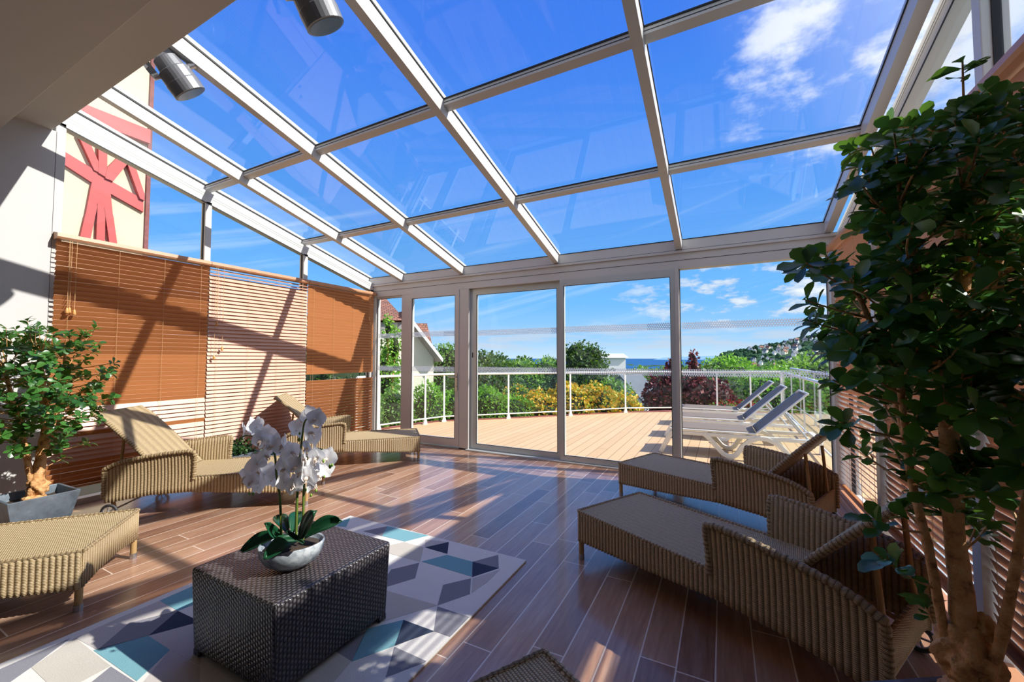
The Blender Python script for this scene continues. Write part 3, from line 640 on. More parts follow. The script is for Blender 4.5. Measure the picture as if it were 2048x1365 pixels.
# ================================================================== RATTAN LOUNGERS
LW, LS, LA, LE = .62, .30, .89, 1.52
def make_lounger():
    e = thing('rattan_lounger', (0, 0, 0), 'x', 'lounger')
    # seat deck of fine ribs running lengthways, rolled edges, with the foot apron
    nx, ny = 14, 41 * 4
    xs = np.linspace(0.0, 1.13, nx); mb = MB(); vs = []; uv = []
    for i, x in enumerate(xs):
        for j in range(ny + 1):
            y = j / ny * LW; rib = abs(math.sin(PI * y / .0125 )) * .0022
            z = LS + .004 * math.sin(PI * y / LW) + rib
            vs.append((x, y, z)); uv.append((x, y))
    fs = [(i * (ny + 1) + j, (i + 1) * (ny + 1) + j, (i + 1) * (ny + 1) + j + 1, i * (ny + 1) + j + 1) for i in range(nx - 1) for j in range(ny)]
    mb.add(vs, fs, 0, uv)
    mb.box(.01, .01, LS - .03, 1.13, LW - .01, LS - .006, 0)
    mb.build('seat', 'wick_seat', e, smooth=True)
    def bot(x): return float(np.interp(x, [0, .25, .53, .92, 1.2, 1.42, 1.52], [.118, .132, .152, .182, .173, .142, .130]))
    def top(x):
        if x < LA: return LS + .004
        return float(np.interp(x, [LA, 1.08, 1.25, 1.38, 1.46, 1.52], [.523, .508, .484, .46, .432, .398]))
    # sides: fat vertical ribs
    for y0, sg in ((0, -1), (LW, 1)):
        mb = MB(); per = 6; n = int(round(LE / .0245)) * per; vs = []; uv = []; R = 9
        xs = [LE * i / n for i in range(n + 1)]
        xs2 = []
        for x in xs:
            xs2.append(x)
            if x <= LA < x + LE / n: xs2 += [LA - .0005, LA + .0005]
        xs2 = sorted(xs2)
        for x in xs2:
            rib = abs(math.sin(PI * x / .0245)); off = .008 + .0045 * rib; b_ = bot(x) - .005 * rib; t_ = top(x)
            # cross profile outside then inside
            for k in range(R):
                z = b_ + (t_ - b_) * k / (R - 1); flare = .018 * max(0, (z - LS) / .22) ** 1.5
                vs.append((x, y0 + sg * (off + flare), z)); uv.append((x, z))
            for k in range(R):
                z = t_ + (b_ - t_) * k / (R - 1); flare = .018 * max(0, (z - LS) / .22) ** 1.5
                vs.append((x, y0 - sg * (.008 - flare + .004 * rib), z)); uv.append((x, z))
        m_ = 2 * R; fs = []
        for i in range(len(xs2) - 1):
            for k in range(m_): fs.append((i * m_ + k, i * m_ + (k + 1) % m_, (i + 1) * m_ + (k + 1) % m_, (i + 1) * m_ + k))
        if sg < 0: fs = [f[::-1] for f in fs]
        mb.add(vs, fs, 0, uv); mb.add([vs[k] for k in range(m_)], [tuple(range(m_))]); mb.add([vs[-m_ + k] for k in range(m_)], [tuple(range(m_))[::-1]])
        p = mb.build('side_panel', 'wick_side', e, smooth=True)
        # wrapped rim over the arm and along the seat
        mb = MB(); yo = y0 + sg * .024; pts = [(LA - .002, y0 + sg * .004, LS - .02), (LA - .006, y0 + sg * .006, LS + .08), (LA - .012, y0 + sg * .014, .47), (LA - .008, yo, .51)] + [(x, yo, top(x)) for x in (.93, 1.0, 1.08, 1.17, 1.25, 1.32, 1.38, 1.42, 1.46, 1.49, LE)] + [(LE + .004, y0 + sg * .012, .33), (LE + .004, y0 + sg * .006, .16)]
        # ridged wrap
        P = []
        for a, b_ in zip(pts[:-1], pts[1:]):
            a, b_ = Vector(a), Vector(b_); k = max(1, int((b_ - a).length / .008))
            for q in range(k): P.append(a.lerp(b_, q / k))
        P.append(Vector(pts[-1])); rr = [.0165 + .0022 * math.sin(i * 1.57) for i in range(len(P))]
        mb.tube(P, rr, 8); mb.build('arm_rim', 'wick_rim', e, smooth=True)
        mb = MB(); mb.tube([(x, y0 + sg * .004, LS + .004) for x in np.linspace(.0, LA, 90)], [.009 + .0012 * math.sin(i * 1.6) for i in range(90)], 7); mb.build('seat_edge', 'wick_rim', e, smooth=True)
    # foot end and head end aprons
    for x0, sg, za, zb, nm in ((0, -1, .118, LS + .004, 'foot_panel'), (LE - .02, 1, .13, .30, 'head_panel')):
        mb = MB(); n = 20 * 6; vs = []; uv = []
        for i in range(n + 1):
            y = LW * i / n; rib = abs(math.sin(PI * y / .0248)); arch = .028 * math.sin(PI * y / LW)
            vs += [(x0 + sg * (.004 + .006 * rib), y, za + arch), (x0 + sg * (.004 + .006 * rib), y, zb), (x0 - sg * .008, y, zb), (x0 - sg * .008, y, za + arch)]; uv += [(y, za), (y, zb), (y, zb), (y, za)]
        fs = []
        for i in range(n):
            for k in range(4): fs.append((4 * i + k, 4 * i + (k + 1) % 4, 4 * i + 4 + (k + 1) % 4, 4 * i + 4 + k))
        mb.add(vs, fs, 0, uv); mb.build(nm, 'wick_side', e, smooth=True)
    mb = MB(); mb.tube([(-.004, y, LS + .004) for y in np.linspace(0, LW, 60)], [.009 + .0012 * math.sin(i * 1.6) for i in range(60)], 7); mb.build('seat_edge', 'wick_rim', e, smooth=True)
    # legs
    for (x, y) in ((.012, .012), (.012, LW - .012)):
        mb = MB(); mb.tube([(x, y, .034), (x, y, .28)], .0165, 12); l = mb.build('leg', 'cane', e, smooth=True)
        mb = MB(); mb.lathe([(.0185, 0), (.0185, .034)], (x, y, 0), 14); mb.build('foot_cap', 'steel', l, smooth=False)
    for y in (.03, LW - .03):
        mb = MB(); mb.tube([(1.47, y, .07), (1.49, y, .16), (1.49, y, .30)], .014, 10); mb.build('leg', 'cane', e, smooth=True)
    for y, sg in ((-.03, -1), (LW + .03, 1)):
        mb = MB(); R = .062; c = Vector((1.47, y, R))
        ring = [c + Vector((math.cos(a) * (R - .009), 0, math.sin(a) * (R - .009))) for a in np.linspace(0, 2 * PI, 29)[:-1]]
        mb.tube(ring, .009, 8, 0, closed=True)
        ring = [c + Vector((math.cos(a) * (R - .019), 0, math.sin(a) * (R - .019))) for a in np.linspace(0, 2 * PI, 29)[:-1]]
        mb.tube(ring, .005, 6, 1, closed=True)
        for k in range(5):
            a = k * 2 * PI / 5; mb.tube([c, c + Vector((math.cos(a) * .043, 0, math.sin(a) * .043))], .005, 6, 1)
        mb.tube([c - Vector((0, sg * .03, 0)), c + Vector((0, sg * .012, 0))], .009, 8, 1)
        mb.build('wheel', ['tyre', 'steel'], e, smooth=True)
    mb = MB(); mb.tube([(1.47, -.03, .062), (1.47, LW + .03, .062)], .007, 8); mb.build('axle', 'steel', e, smooth=True)
    # backrest, raised
    a0 = Vector((1.115, 0, .305)); ang = math.radians(47); U = Vector((math.cos(ang), 0, math.sin(ang))); N = Vector((-math.sin(ang), 0, math.cos(ang))); BL = .76; BW0, BW1 = .035, LW - .035
    mb = MB(); nx = 16; ny = 38 * 4; vs = []; uv = []
    for i in range(nx + 1):
        t_ = i / nx; curve = .012 * math.sin(PI * t_) - (.02 * max(0, t_ - .85) / .15)
        for j in range(ny + 1):
            y = BW0 + (BW1 - BW0) * j / ny; rib = abs(math.sin(PI * (y - BW0) / .0145)) * .0022
            p = a0 + U * (BL * t_) + N * (curve + rib + .006); vs.append((p.x, y, p.z)); uv.append((BL * t_, y))
    o1 = len(vs)
    for i in range(nx + 1):
        t_ = i / nx; curve = .012 * math.sin(PI * t_) - (.02 * max(0, t_ - .85) / .15)
        for y in (BW0, BW1): p = a0 + U * (BL * t_) + N * (curve - .022); vs.append((p.x, y, p.z)); uv.append((BL * t_, y))
    fs = [(i * (ny + 1) + j, (i + 1) * (ny + 1) + j, (i + 1) * (ny + 1) + j + 1, i * (ny + 1) + j + 1) for i in range(nx) for j in range(ny)]
    for i in range(nx):
        fs.append((o1 + 2 * i, o1 + 2 * i + 1, o1 + 2 * i + 3, o1 + 2 * i + 2))
        fs.append((i * (ny + 1), o1 + 2 * i, o1 + 2 * i + 2, (i + 1) * (ny + 1)))
        fs.append((i * (ny + 1) + ny, (i + 1) * (ny + 1) + ny, o1 + 2 * i + 3, o1 + 2 * i + 1))
    fs.append(tuple([nx * (ny + 1) + j for j in range(ny + 1)] + [o1 + 2 * nx + 1, o1 + 2 * nx]))
    mb.add(vs, fs, 0, uv); br_ = mb.build('backrest', 'wick_seat', e, smooth=True)
    for y in (BW0, BW1):
        mb = MB(); pts = []
        for i in range(90):
            t_ = i / 89; curve = .012 * math.sin(PI * t_) - (.02 * max(0, t_ - .85) / .15); p = a0 + U * (BL * t_) + N * (curve - .007); pts.append((p.x, y, p.z))
        mb.tube(pts, [.0165 + .0015 * math.sin(i * 1.6) for i in range(90)], 8); mb.build('side_rail', 'wick_rim', br_, smooth=True)
    # support strut and its ratchet frame
    p1 = a0 + U * .48 + N * (-.03)
    for y in (.10, LW - .10):
        mb = MB(); mb.tube([(p1.x, y, p1.z), (p1.x + .13, y, .34), (1.44, y, .16)] if 0 else [(p1.x, y, p1.z), (1.50, y, .15)], .011, 8)
        mb.tube([(1.30, y, .20), (1.50, y, .15)], .011, 8); mb.build('strut', 'cane', e, smooth=True)
    mb = MB(); mb.tube([(1.50, .10, .15), (1.50, LW - .10, .15)], .011, 8); mb.tube([(1.30, .0, .20), (1.30, LW, .20)], .011, 8); mb.build('crossbar', 'cane', e, smooth=True)
    return e
L0_ = make_lounger()
# (x, y, heading, mirrored, label)
spots = [(-.856, 2.597, -.489, 1, 'nearer complete rattan lounger on the right, the second one in from the glazed front'),
         (-.895, 3.935, -.394, 1, 'brown rattan lounger on the right closest to the glazed front'),
         (-.868, .775, -.52, 1, 'rattan lounger at the bottom edge of the photo, only one foot corner in view'),
         (-3.43, 4.075, 3.923, -1, 'rattan lounger on the left with its foot end by the glass hinged door'),
         (-3.292, 2.409, 3.822, -1, 'rattan lounger on the left in front of the orange blind, wheel showing'),
         (-2.956, .881, 4.014, -1, 'rattan lounger cut by the left edge of the photo, in front of the planter')]
for i, (x, y, a, sgn, lab) in enumerate(spots):
    o = L0_ if i == 0 else copy_tree(L0_)
    if sgn < 0:      # the near side of the left ones is the other long side
        v = Vector((-math.sin(a), math.cos(a), 0)) * -LW
        o.location = (x + v.x, y + v.y, 0)
    else: o.location = (x, y, 0)
    o.rotation_euler = (0, 0, a); o['label'] = lab
    o['group'] = 'rattan sun loungers in the conservatory'

# ================================================================== RUG, TABLE, ORCHID
rug = thing('area_rug', (0, 0, 0), 'pale rectangular rug with grey, navy and turquoise geometric shapes under the table', 'rug')
RX0, RX1, RY0, RY1, RZ = -2.735, -1.14, -.10, 2.398, .012
mb = MB(); mb.box(RX0, RY0, 0, RX1, RY1, RZ); mb.build('rug_base', 'rug_w', rug, bevel=.004)
polys = [('t', (683, 1043), (701, 1036.5), (692, 1055), (674, 1053)), ('g', (726.6, 1063.2), (775, 1053.3), (764.2, 1073.1)),
 ('t', (775, 1053.3), (857, 1072), (809.7, 1084), (764.2, 1073.1)), ('l', (851, 1080), (896.7, 1085), (850, 1095.8)), ('n', (897.7, 1085), (894.8, 1108.7), (850, 1095.8)),
 ('b', (807.7, 1085), (847.3, 1095.8), (840.4, 1124.5), (760, 1103), (760, 1096)), ('t', (843.5, 1124), (893.8, 1110.7), (945.2, 1124.5), (943.2, 1154.2)),
 ('g', (945.2, 1124.5), (996.6, 1110.7), (997.6, 1137.4)), ('n', (945.2, 1124.5), (997.6, 1137.4), (944, 1155.2)), ('g', (755, 1180), (782, 1140.4), (838.4, 1126.5), (830.5, 1157.2)),
 ('g', (886, 1171), (942, 1157.7), (940, 1189), (875, 1211.7)), ('b', (773.4, 1182.4), (874.8, 1211.7), (769, 1243), (700, 1215)), ('g', (874.8, 1214), (942.3, 1236.5), (899.5, 1274.8), (868, 1263.5)),
 ('t', (733, 1259), (807.2, 1241), (789.2, 1292.8), (703.6, 1324.3)), ('n', (807.2, 1241), (868, 1263.5), (789.2, 1292.8)), ('g', (789.2, 1295), (854.5, 1324.3), (771.2, 1355.9)),
 ('g', (665.3, 1299.5), (733, 1262), (703.6, 1324.3)), ('b', (580, 1353), (665, 1300), (703, 1324), (660, 1375), (600, 1375)), ('l', (1000, 1140), (945, 1158), (943, 1187), (975, 1165)),
 ('t', (319.3, 1202.5), (400, 1167), (400, 1205), (355.5, 1223)), ('l', (241.2, 1235.7), (319.3, 1202.5), (354.5, 1224), (257.8, 1247.5)), ('n', (355.5, 1223), (400, 1244), (400, 1245), (296.9, 1272.9)),
 ('g', (257.8, 1247.5), (355.5, 1223), (296.9, 1272.9), (195.3, 1301)), ('l', (150.4, 1276.8), (241.2, 1235.7), (257.8, 1247.5), (195.3, 1301)), ('t', (186.5, 1302), (296.9, 1272.9), (339.8, 1301.2), (273.4, 1363.7)),
 ('b', (62.5, 1336.3), (150.4, 1276.8), (221.7, 1333.4), (150, 1372), (100, 1372)), ('g', (-60, 1366), (140, 1278), (62.5, 1336), (21, 1365), (-40, 1400)), ('g', (221.7, 1334.4), (280, 1372), (175, 1372)),
 ('l', (339.8, 1301), (400, 1335), (400, 1380), (281, 1372)), ('l', (296.9, 1272.9), (400, 1245), (400, 1333), (339.8, 1301))]
def clip(P):
    for ax, lim, sg in ((0, RX0 + .004, 1), (0, RX1 - .004, -1), (1, RY0 + .004, 1), (1, RY1 - .004, -1)):
        out = []
        for i in range(len(P)):
            a, b_ = P[i], P[(i + 1) % len(P)]; ia = sg * (a[ax] - lim) >= 0; ib = sg * (b_[ax] - lim) >= 0
            if ia: out.append(a)
            if ia != ib: t_ = (lim - a[ax]) / (b_[ax] - a[ax]); out.append(a + (b_ - a) * t_)
        P = out
        if not P: return P
    return P
def patch(k, pts):
    mb = MB(); mb.prism(pts, 2, RZ - .003, RZ + .0012); mb.build('rug_patch', 'rug_' + k, rug)
for P in polys:
    W_ = clip([np.array(at(x, y, 2, RZ)) for x, y in P[1:]])
    if len(W_) >= 3:
        n = len(W_)
        area = sum(W_[i][0] * W_[(i + 1) % n][1] - W_[(i + 1) % n][0] * W_[i][1] for i in range(n))
        if area < 0: W_ = W_[::-1]
        patch(P[0], [(q[0], q[1]) for q in W_])
# the end of the rug below the picture continues the same tessellation
for i, (k, pts) in enumerate([('t', [(-2.7, .05), (-2.3, .2), (-2.1, -.05)]), ('g', [(-2.3, .2), (-1.8, .35), (-2.1, -.05)]), ('n', [(-1.8, .35), (-1.45, .1), (-2.1, -.05)]), ('b', [(-1.8, .38), (-1.16, .3), (-1.45, .12)]), ('g', [(-1.45, .1), (-1.16, .28), (-1.16, -.05)])]):
    patch(k, pts[::-1])

tb = thing('wicker_coffee_table', (-1.785, 1.263, RZ + .0014), 'dark brown woven coffee table standing on the geometric rug', 'table')
TX, TY, TH = .295, .298, .373
mb = MB(); z0 = .022; k = .012
def tp(x, y, z): return (x, y, z)
lo = [(-TX + k, -TY + k), (TX - k, -TY + k), (TX - k, TY - k), (-TX + k, TY - k)]; hi = [(-TX, -TY), (TX, -TY), (TX, TY), (-TX, TY)]
mb.add([(*p, z0) for p in lo] + [(*p, TH) for p in hi], [(0, 3, 2, 1), (4, 5, 6, 7), (0, 1, 5, 4), (1, 2, 6, 5), (2, 3, 7, 6), (3, 0, 4, 7)])
mb.build('woven_body', 'wick_dark', tb, bevel=.014, seg=3)
for sx in (-1, 1):
    for sy in (-1, 1):
        mb = MB(); cx, cy = sx * (TX - .035), sy * (TY - .035); mb.box(cx - .022, cy - .022, 0, cx + .022, cy + .022, .03); mb.build('leg', 'wick_dark', tb, bevel=.004)

OZ = RZ + TH + .0014
orc = thing('orchid_arrangement', (-1.70, 1.175, OZ + .002), 'white artificial orchid in a grey marbled bowl on the woven table', 'orchid')
def lo_(p): return Vector((p[0] + 1.70, p[1] - 1.175, p[2] - OZ - .002))
mb = MB(); prof = [(.035, 0), (.07, .004), (.105, .028), (.125, .062), (.132, .098), (.128, .104), (.122, .098), (.112, .075), (.02, .070)]
mb.lathe(prof, (0.0, 0.0, 0), 40, sx=1.0, sy=.80, rot=.85); mb.build('bowl', 'marble', orc, smooth=True)
mb = MB(); mb.lathe([(.114, .074), (.112, .084), (.06, .094), (.01, .098)], (0, 0, 0), 24, sx=1, sy=.8, rot=.85); mb.build('gravel', 'soil', orc, smooth=True)
def big_leaf(base, tip, width, arch, nm='leaf'):
    base = Vector(base); tip = Vector(tip); d = tip - base; upv = Vector((.80, -.55, 1.0)).normalized(); side = d.cross(upv).normalized(); up = side.cross(d).normalized()
    n = 14; vs = []
    for i in range(n + 1):
        t_ = i / n; c = base + d * t_ + Vector((0, 0, arch * math.sin(PI * t_))); w = width * (math.sin(PI * min(1, t_ * .93 + .05)) ** .6) * (.55 + .45 * t_ if t_ < .6 else .82) * (1 if t_ < 1 else .15)
        vs += [c - side * w + up * .010, c - side * w * .5, c - up * .009, c + side * w * .5, c + side * w + up * .010]
    fs = [(5 * i + k, 5 * i + k + 1, 5 * i + k + 6, 5 * i + k + 5) for i in range(n) for k in range(4)]
    mb = MB(); mb.add(vs, fs); o = mb.build(nm, 'orchid_leaf', orc, smooth=True); s_ = o.modifiers.new('th', 'SOLIDIFY'); s_.thickness = .0025
    return o
for b_, t_, w, a in (((592, 1062), (528, 1124), .036, .02), ((560, 1052), (482, 1108), .034, .015), ((560, 1050), (530, 1050), .024, .0),
                     ((600, 1058), (634, 1024), .036, .0), ((610, 1052), (684, 1044), .036, .03), ((575, 1040), (600, 1034), .034, .0), ((603, 1060), (570, 1064), .008, .01)):
    pass
def op(px, py, Y): return lo_(at(px, py, 1, Y))
big_leaf(op(596, 1080, 1.16), op(528, 1119, 1.04), .042, .022)
big_leaf(op(560, 1070, 1.15), op(483, 1104, 1.07), .040, .016)
big_leaf(op(566, 1078, 1.17), op(531, 1047, 1.10), .026, -.01)
big_leaf(op(600, 1082, 1.15), op(630, 1023, 1.12), .042, .01)
big_leaf(op(606, 1078, 1.20), op(683, 1043, 1.27), .042, .022)
big_leaf(op(585, 1066, 1.22), op(598, 1026, 1.30), .040, .02)
big_leaf(op(575, 1066, 1.22), op(552, 1035, 1.26), .036, .02)
big_leaf(op(606, 1088, 1.13), op(572, 1064, 1.08), .010, .0)
def stem(P, r=.0058):
    pts = [Vector(p) for p in P]; out = []
    for i in range(len(pts) - 1):
        p0 = pts[max(i - 1, 0)]; p1 = pts[i]; p2 = pts[i + 1]; p3 = pts[min(i + 2, len(pts) - 1)]
        for k in range(6):
            t_ = k / 6; out.append(.5 * ((2 * p1) + (-p0 + p2) * t_ + (2 * p0 - 5 * p1 + 4 * p2 - p3) * t_ ** 2 + (-p0 + 3 * p1 - 3 * p2 + p3) * t_ ** 3))
    out.append(pts[-1]); mb = MB(); mb.tube(out, [r * (1 - .5 * i / len(out)) for i in range(len(out))], 8); return mb.build('stem', 'orchid_stem', orc, smooth=True)
stem([op(563, 1088, 1.16), op(560, 1000, 1.155), op(553, 950, 1.15), op(548, 905, 1.15), op(528, 880, 1.14), op(492, 872, 1.13), op(478, 882, 1.12)])
stem([op(592, 1085, 1.16), op(594, 1000, 1.16), op(600, 920, 1.16), op(605, 870, 1.165), op(612, 840, 1.17), op(636, 836, 1.18)])
stem([op(606, 1080, 1.18), op(607, 1000, 1.19), op(610, 940, 1.20), op(620, 905, 1.21), op(645, 900, 1.22), op(658, 925, 1.22)])
def make_flower():
    mb = MB()
    def petal(ang, L, w, lift, rnd=1.0):
        n = 7; vs = []
        ca, sa = math.cos(ang), math.sin(ang)
        for i in range(n + 1):
            t_ = i / n; ww = w * math.sin(PI * (t_ * .9 + .1) ** rnd) ** .7 * (1 if i < n else .35) + .0012
            for s_ in (-1, -.5, 0, .5, 1):
                x, y = L * t_, ww * s_; z = lift * t_ - .10 * L * t_ * t_ - .18 * abs(s_) * ww * (.6 if t_ < .5 else 1.2)
                vs.append((x * ca - y * sa, z, x * sa + y * ca))
        mb.add(vs, [(5 * i + k, 5 * i + k + 1, 5 * i + k + 6, 5 * i + k + 5) for i in range(n) for k in range(4)])
    petal(math.radians(8), .047, .027, .006, .8); petal(math.radians(172), .047, .027, .006, .8)
    petal(math.radians(90), .044, .017, .0); petal(math.radians(222), .042, .016, .002); petal(math.radians(318), .042, .016, .002)
    return mb.build('flower', 'petal', orc, smooth=True)
fl0 = make_flower(); mb = MB()
mb.lathe([(.002, -.008), (.007, -.002), (.008, .004), (.004, .010), (.001, .012)], (0, 0, 0), 8); v = mb.v; mb.v = [(x, z * 1.2 + .006, y - .006) for x, y, z in v]
mb.tube([(0, .01, -.006), (-.006, .016, -.015), (-.002, .022, -.02)], [.003, .003, .001], 5); mb.tube([(0, .01, -.006), (.006, .016, -.015), (.002, .022, -.02)], [.003, .003, .001], 5)
lip0 = mb.build('lip', 'lip', fl0, smooth=True)
rr = random.Random(5)
FP = [(200, 290), (255, 255), (285, 245), (350, 300), (310, 340), (400, 372), (330, 455), (345, 440), (215, 590), (250, 620), (330, 570), (375, 560), (295, 660), (385, 610), (240, 540), (285, 500),
      (640, 175), (690, 195), (600, 205), (555, 270), (640, 285), (680, 320), (475, 372), (590, 462), (520, 420), (630, 395), (500, 460), (560, 520), (620, 480),
      (695, 455), (765, 465), (735, 545), (475, 535), (465, 625), (550, 610), (600, 560), (680, 510), (662, 640), (455, 500), (640, 590), (700, 580), (540, 650)]
first = True
for i, (cx, cy) in enumerate(FP):
    px, py = 430 + cx / 3.412, 780 + cy / 3.412; Y = 1.16 + rr.uniform(-.05, .05) + (.04 if cx > 650 else 0)
    p = op(px, py, Y)
    if first: f, l = fl0, lip0; first = False
    else:
        f = fl0.copy(); COL.objects.link(f); l = lip0.copy(); COL.objects.link(l); l.parent = f
    f.location = p
    # flowers face outwards: flower normal is local +Y
    side = 1 if cx > 560 else -1
    yaw = rr.uniform(-.9, .9) + (math.radians(150) if rr.random() < .75 else math.radians(rr.choice([60, 250, 300])))
    f.rotation_euler = (rr.uniform(-.35, .25), rr.uniform(-.5, .5), yaw); s_ = rr.uniform(1.0, 1.2); f.scale = (s_, s_, s_)
mb0 = None
for (cx, cy) in [(578, 300), (574, 342), (625, 335), (740, 488), (800, 515), (785, 525), (618, 685), (690, 690), (655, 722), (745, 595), (260, 712), (235, 712), (185, 340), (150, 345)]:
    p = op(430 + cx / 3.412, 780 + cy / 3.412, 1.12)
    if mb0 is None:
        mb = MB(); mb.lathe([(.001, -.007), (.0045, -.003), (.0052, .001), (.003, .006), (.001, .008)], (0, 0, 0), 10); mb0 = mb.build('bud', 'bud', orc, smooth=True); b_ = mb0
    else: b_ = mb0.copy(); COL.objects.link(b_)
    b_.location = p; s_ = rr.uniform(.7, 1.25); b_.scale = (s_, s_, s_)

# ================================================================== PLANTERS WITH TREES
def planter(e, s, h, mat='zinc'):
    t_, b_, i_ = s / 2, s / 2 * .70, s / 2 - .018
    mb = MB(); q = lambda r, z: [(-r, -r, z), (r, -r, z), (r, r, z), (-r, r, z)]
    mb.v = q(b_, 0) + q(t_, h) + q(i_, h) + q(i_ * .93, h - .07)
    mb.f = [(3, 2, 1, 0)] + [(a, (a + 1) % 4, 4 + (a + 1) % 4, 4 + a) for a in range(4)] + [(4 + a, 4 + (a + 1) % 4, 8 + (a + 1) % 4, 8 + a) for a in range(4)] + [(8 + a, 8 + (a + 1) % 4, 12 + (a + 1) % 4, 12 + a) for a in range(4)] + [(12, 13, 14, 15)]
    mb.mi = [0] * 13 + [0]; mb.build('planter', mat, e, bevel=.003)
    mb = MB(); n = 9; r = i_ * .935; vs = [(-r + 2 * r * i / n, -r + 2 * r * j / n, h - .065 + random.uniform(-.006, .008)) for i in range(n + 1) for j in range(n + 1)]
    mb.add(vs, [(i * (n + 1) + j, (i + 1) * (n + 1) + j, (i + 1) * (n + 1) + j + 1, i * (n + 1) + j + 1) for i in range(n) for j in range(n)]); mb.build('soil', 'soil', e, smooth=True)
def blob(mb, c, r, sub=3, amp=.25, sc=(1, 1, 1), mi=0, seed=0):
    import bmesh
    bm = bmesh.new(); bmesh.ops.create_icosphere(bm, subdivisions=sub, radius=1)
    from mathutils import noise
    vs = []
    for v in bm.verts:
        n = noise.noise(v.co * 2.1 + Vector((seed, seed * 2, 0))) + .5 * noise.noise(v.co * 5 + Vector((0, seed, 3)))
        q = v.co * (r * (1 + amp * n)); vs.append((c[0] + q.x * sc[0], c[1] + q.y * sc[1], c[2] + q.z * sc[2]))
    fs = [tuple(v.index for v in f.verts) for f in bm.faces]; mb.add(vs, fs, mi); bm.free()
def potted_tree(name, loc, rz, label, size, h, trunks, clusters, bulb, leafL, seed, twig_attach):
    e = thing(name, loc, label, 'potted tree', rz); R = random.Random(seed); RN = np.random.RandomState(seed)
    planter(e, size, h)
    inv = Matrix.Rotation(-rz, 3, 'Z'); tl = lambda p: inv @ (Vector(p) - Vector(loc))
    mb = MB(); pts_all = []
    for (c, r, sc) in bulb: blob(mb, tl(c), r, 4, .38, sc, 0, R.random() * 9)
    for P, r0, r1 in trunks:
        pts = [Vector(p) for p in P]; out = []
        for i in range(len(pts) - 1):
            p0 = pts[max(i - 1, 0)]; p1 = pts[i]; p2 = pts[i + 1]; p3 = pts[min(i + 2, len(pts) - 1)]
            for k in range(5):
                t_ = k / 5; out.append(.5 * ((2 * p1) + (-p0 + p2) * t_ + (2 * p0 - 5 * p1 + 4 * p2 - p3) * t_ ** 2 + (-p0 + 3 * p1 - 3 * p2 + p3) * t_ ** 3))
        out.append(pts[-1]); n = len(out)
        mb.tube([tl(p) for p in out], [(r0 + (r1 - r0) * i / (n - 1)) * (1 + R.uniform(-.09, .12)) for i in range(n)], 12); pts_all += out
    tr = mb.build('trunk', 'bark', e, smooth=True)
    A = np.array([tuple(p) for p in pts_all]); mb = MB(); pos = []; dr = []; nr = []; rn = []; sz = []
    for c in clusters:
        c = np.array(c); d = A - c; dist = np.linalg.norm(d * np.array([1, 1, .8]), axis=1) + np.maximum(0, A[:, 2] - c[2] + .05) * 2; j = int(np.argmin(dist)); a = A[j]
        L = np.linalg.norm(c - a); mid = (a + c) / 2 + np.array([R.uniform(-.1, .1), R.uniform(-.1, .1), -.06 + R.uniform(-.08, .05)]) * L
        tw = []
        for k in range(6): t_ = k / 5; tw.append(tl((1 - t_) ** 2 * a + 2 * t_ * (1 - t_) * mid + t_ * t_ * c))
        mb.tube(tw, [.0042, .0036, .003, .0027, .0024, .002], 5)
        ax = (c - a) / (L + 1e-6); ax = ax + np.array([0, 0, .35]); ax /= np.linalg.norm(ax)
        n = R.randint(7, 11); ph = R.uniform(0, 6.28); u = np.cross(ax, [0.3, .2, 1]); u /= np.linalg.norm(u); w = np.cross(ax, u); shade = R.random()
        for k in range(n):
            a_ = ph + k * 2.399; sp = R.uniform(.75, 1.5); dd = ax * math.cos(sp) + (u * math.cos(a_) + w * math.sin(a_)) * math.sin(sp); dd[2] -= .12
            off = c - ax * R.uniform(0, .05); pos.append(off); dr.append(dd); nn = ax * 1.0 + np.array([0, 0, .7]) + RN.normal(size=3) * .35; nr.append(nn); rn.append(min(1, max(0, shade * .5 + R.random() * .5))); sz.append(leafL * R.uniform(.6, 1.15))
        # a few along the twig
        for k in range(3):
            t_ = R.uniform(.35, .9); q = (1 - t_) ** 2 * a + 2 * t_ * (1 - t_) * mid + t_ * t_ * c; dd = RN.normal(size=3); dd[2] *= .4; pos.append(q); dr.append(dd); nr.append(np.array([0, 0, 1.]) + RN.normal(size=3) * .4); rn.append(R.random()); sz.append(leafL * R.uniform(.5, .95))
    mb.build('twigs', 'bark', tr, smooth=True)
    pos = np.array(pos); Rm = np.array(inv); pos = (pos - np.array(loc)) @ Rm.T; dr = np.array(dr) @ Rm.T; nr = np.array(nr) @ Rm.T
    leaves('foliage', pos, nr, dr, np.array(sz), 'lf_in', e, 'obovate', np.array(rn), .36)
    return e
def inpoly(x, y, P):
    c = False; n = len(P)
    for i in range(n):
        x1, y1 = P[i]; x2, y2 = P[(i + 1) % n]
        if (y1 > y) != (y2 > y) and x < (x2 - x1) * (y - y1) / (y2 - y1) + x1: c = not c
    return c
R = random.Random(21); CL = []
def fill(P, n, y0, y1):
    xs = [p[0] for p in P]; ys = [p[1] for p in P]; k = 0; it = 0
    while k < n and it < 9000:
        it += 1; x, y = R.uniform(min(xs), max(xs)), R.uniform(min(ys), max(ys))
        if not inpoly(x, y, P): continue
        p = at(x, y, 1, R.uniform(y0, y1))
        if p[0] > .86 or p[2] > 2.55: continue
        CL.append(p); k += 1
fill([(1668, 340), (1740, 262), (1850, 240), (1960, 190), (2100, 150), (2200, 500), (2150, 900), (1940, 830), (1800, 800), (1700, 740), (1640, 690), (1640, 580), (1600, 530), (1700, 470), (1720, 400)], 290, 1.25, 1.95)
fill([(1730, 800), (2100, 800), (2100, 1050), (1960, 1060), (1780, 960), (1720, 870)], 30, 1.3, 1.8)
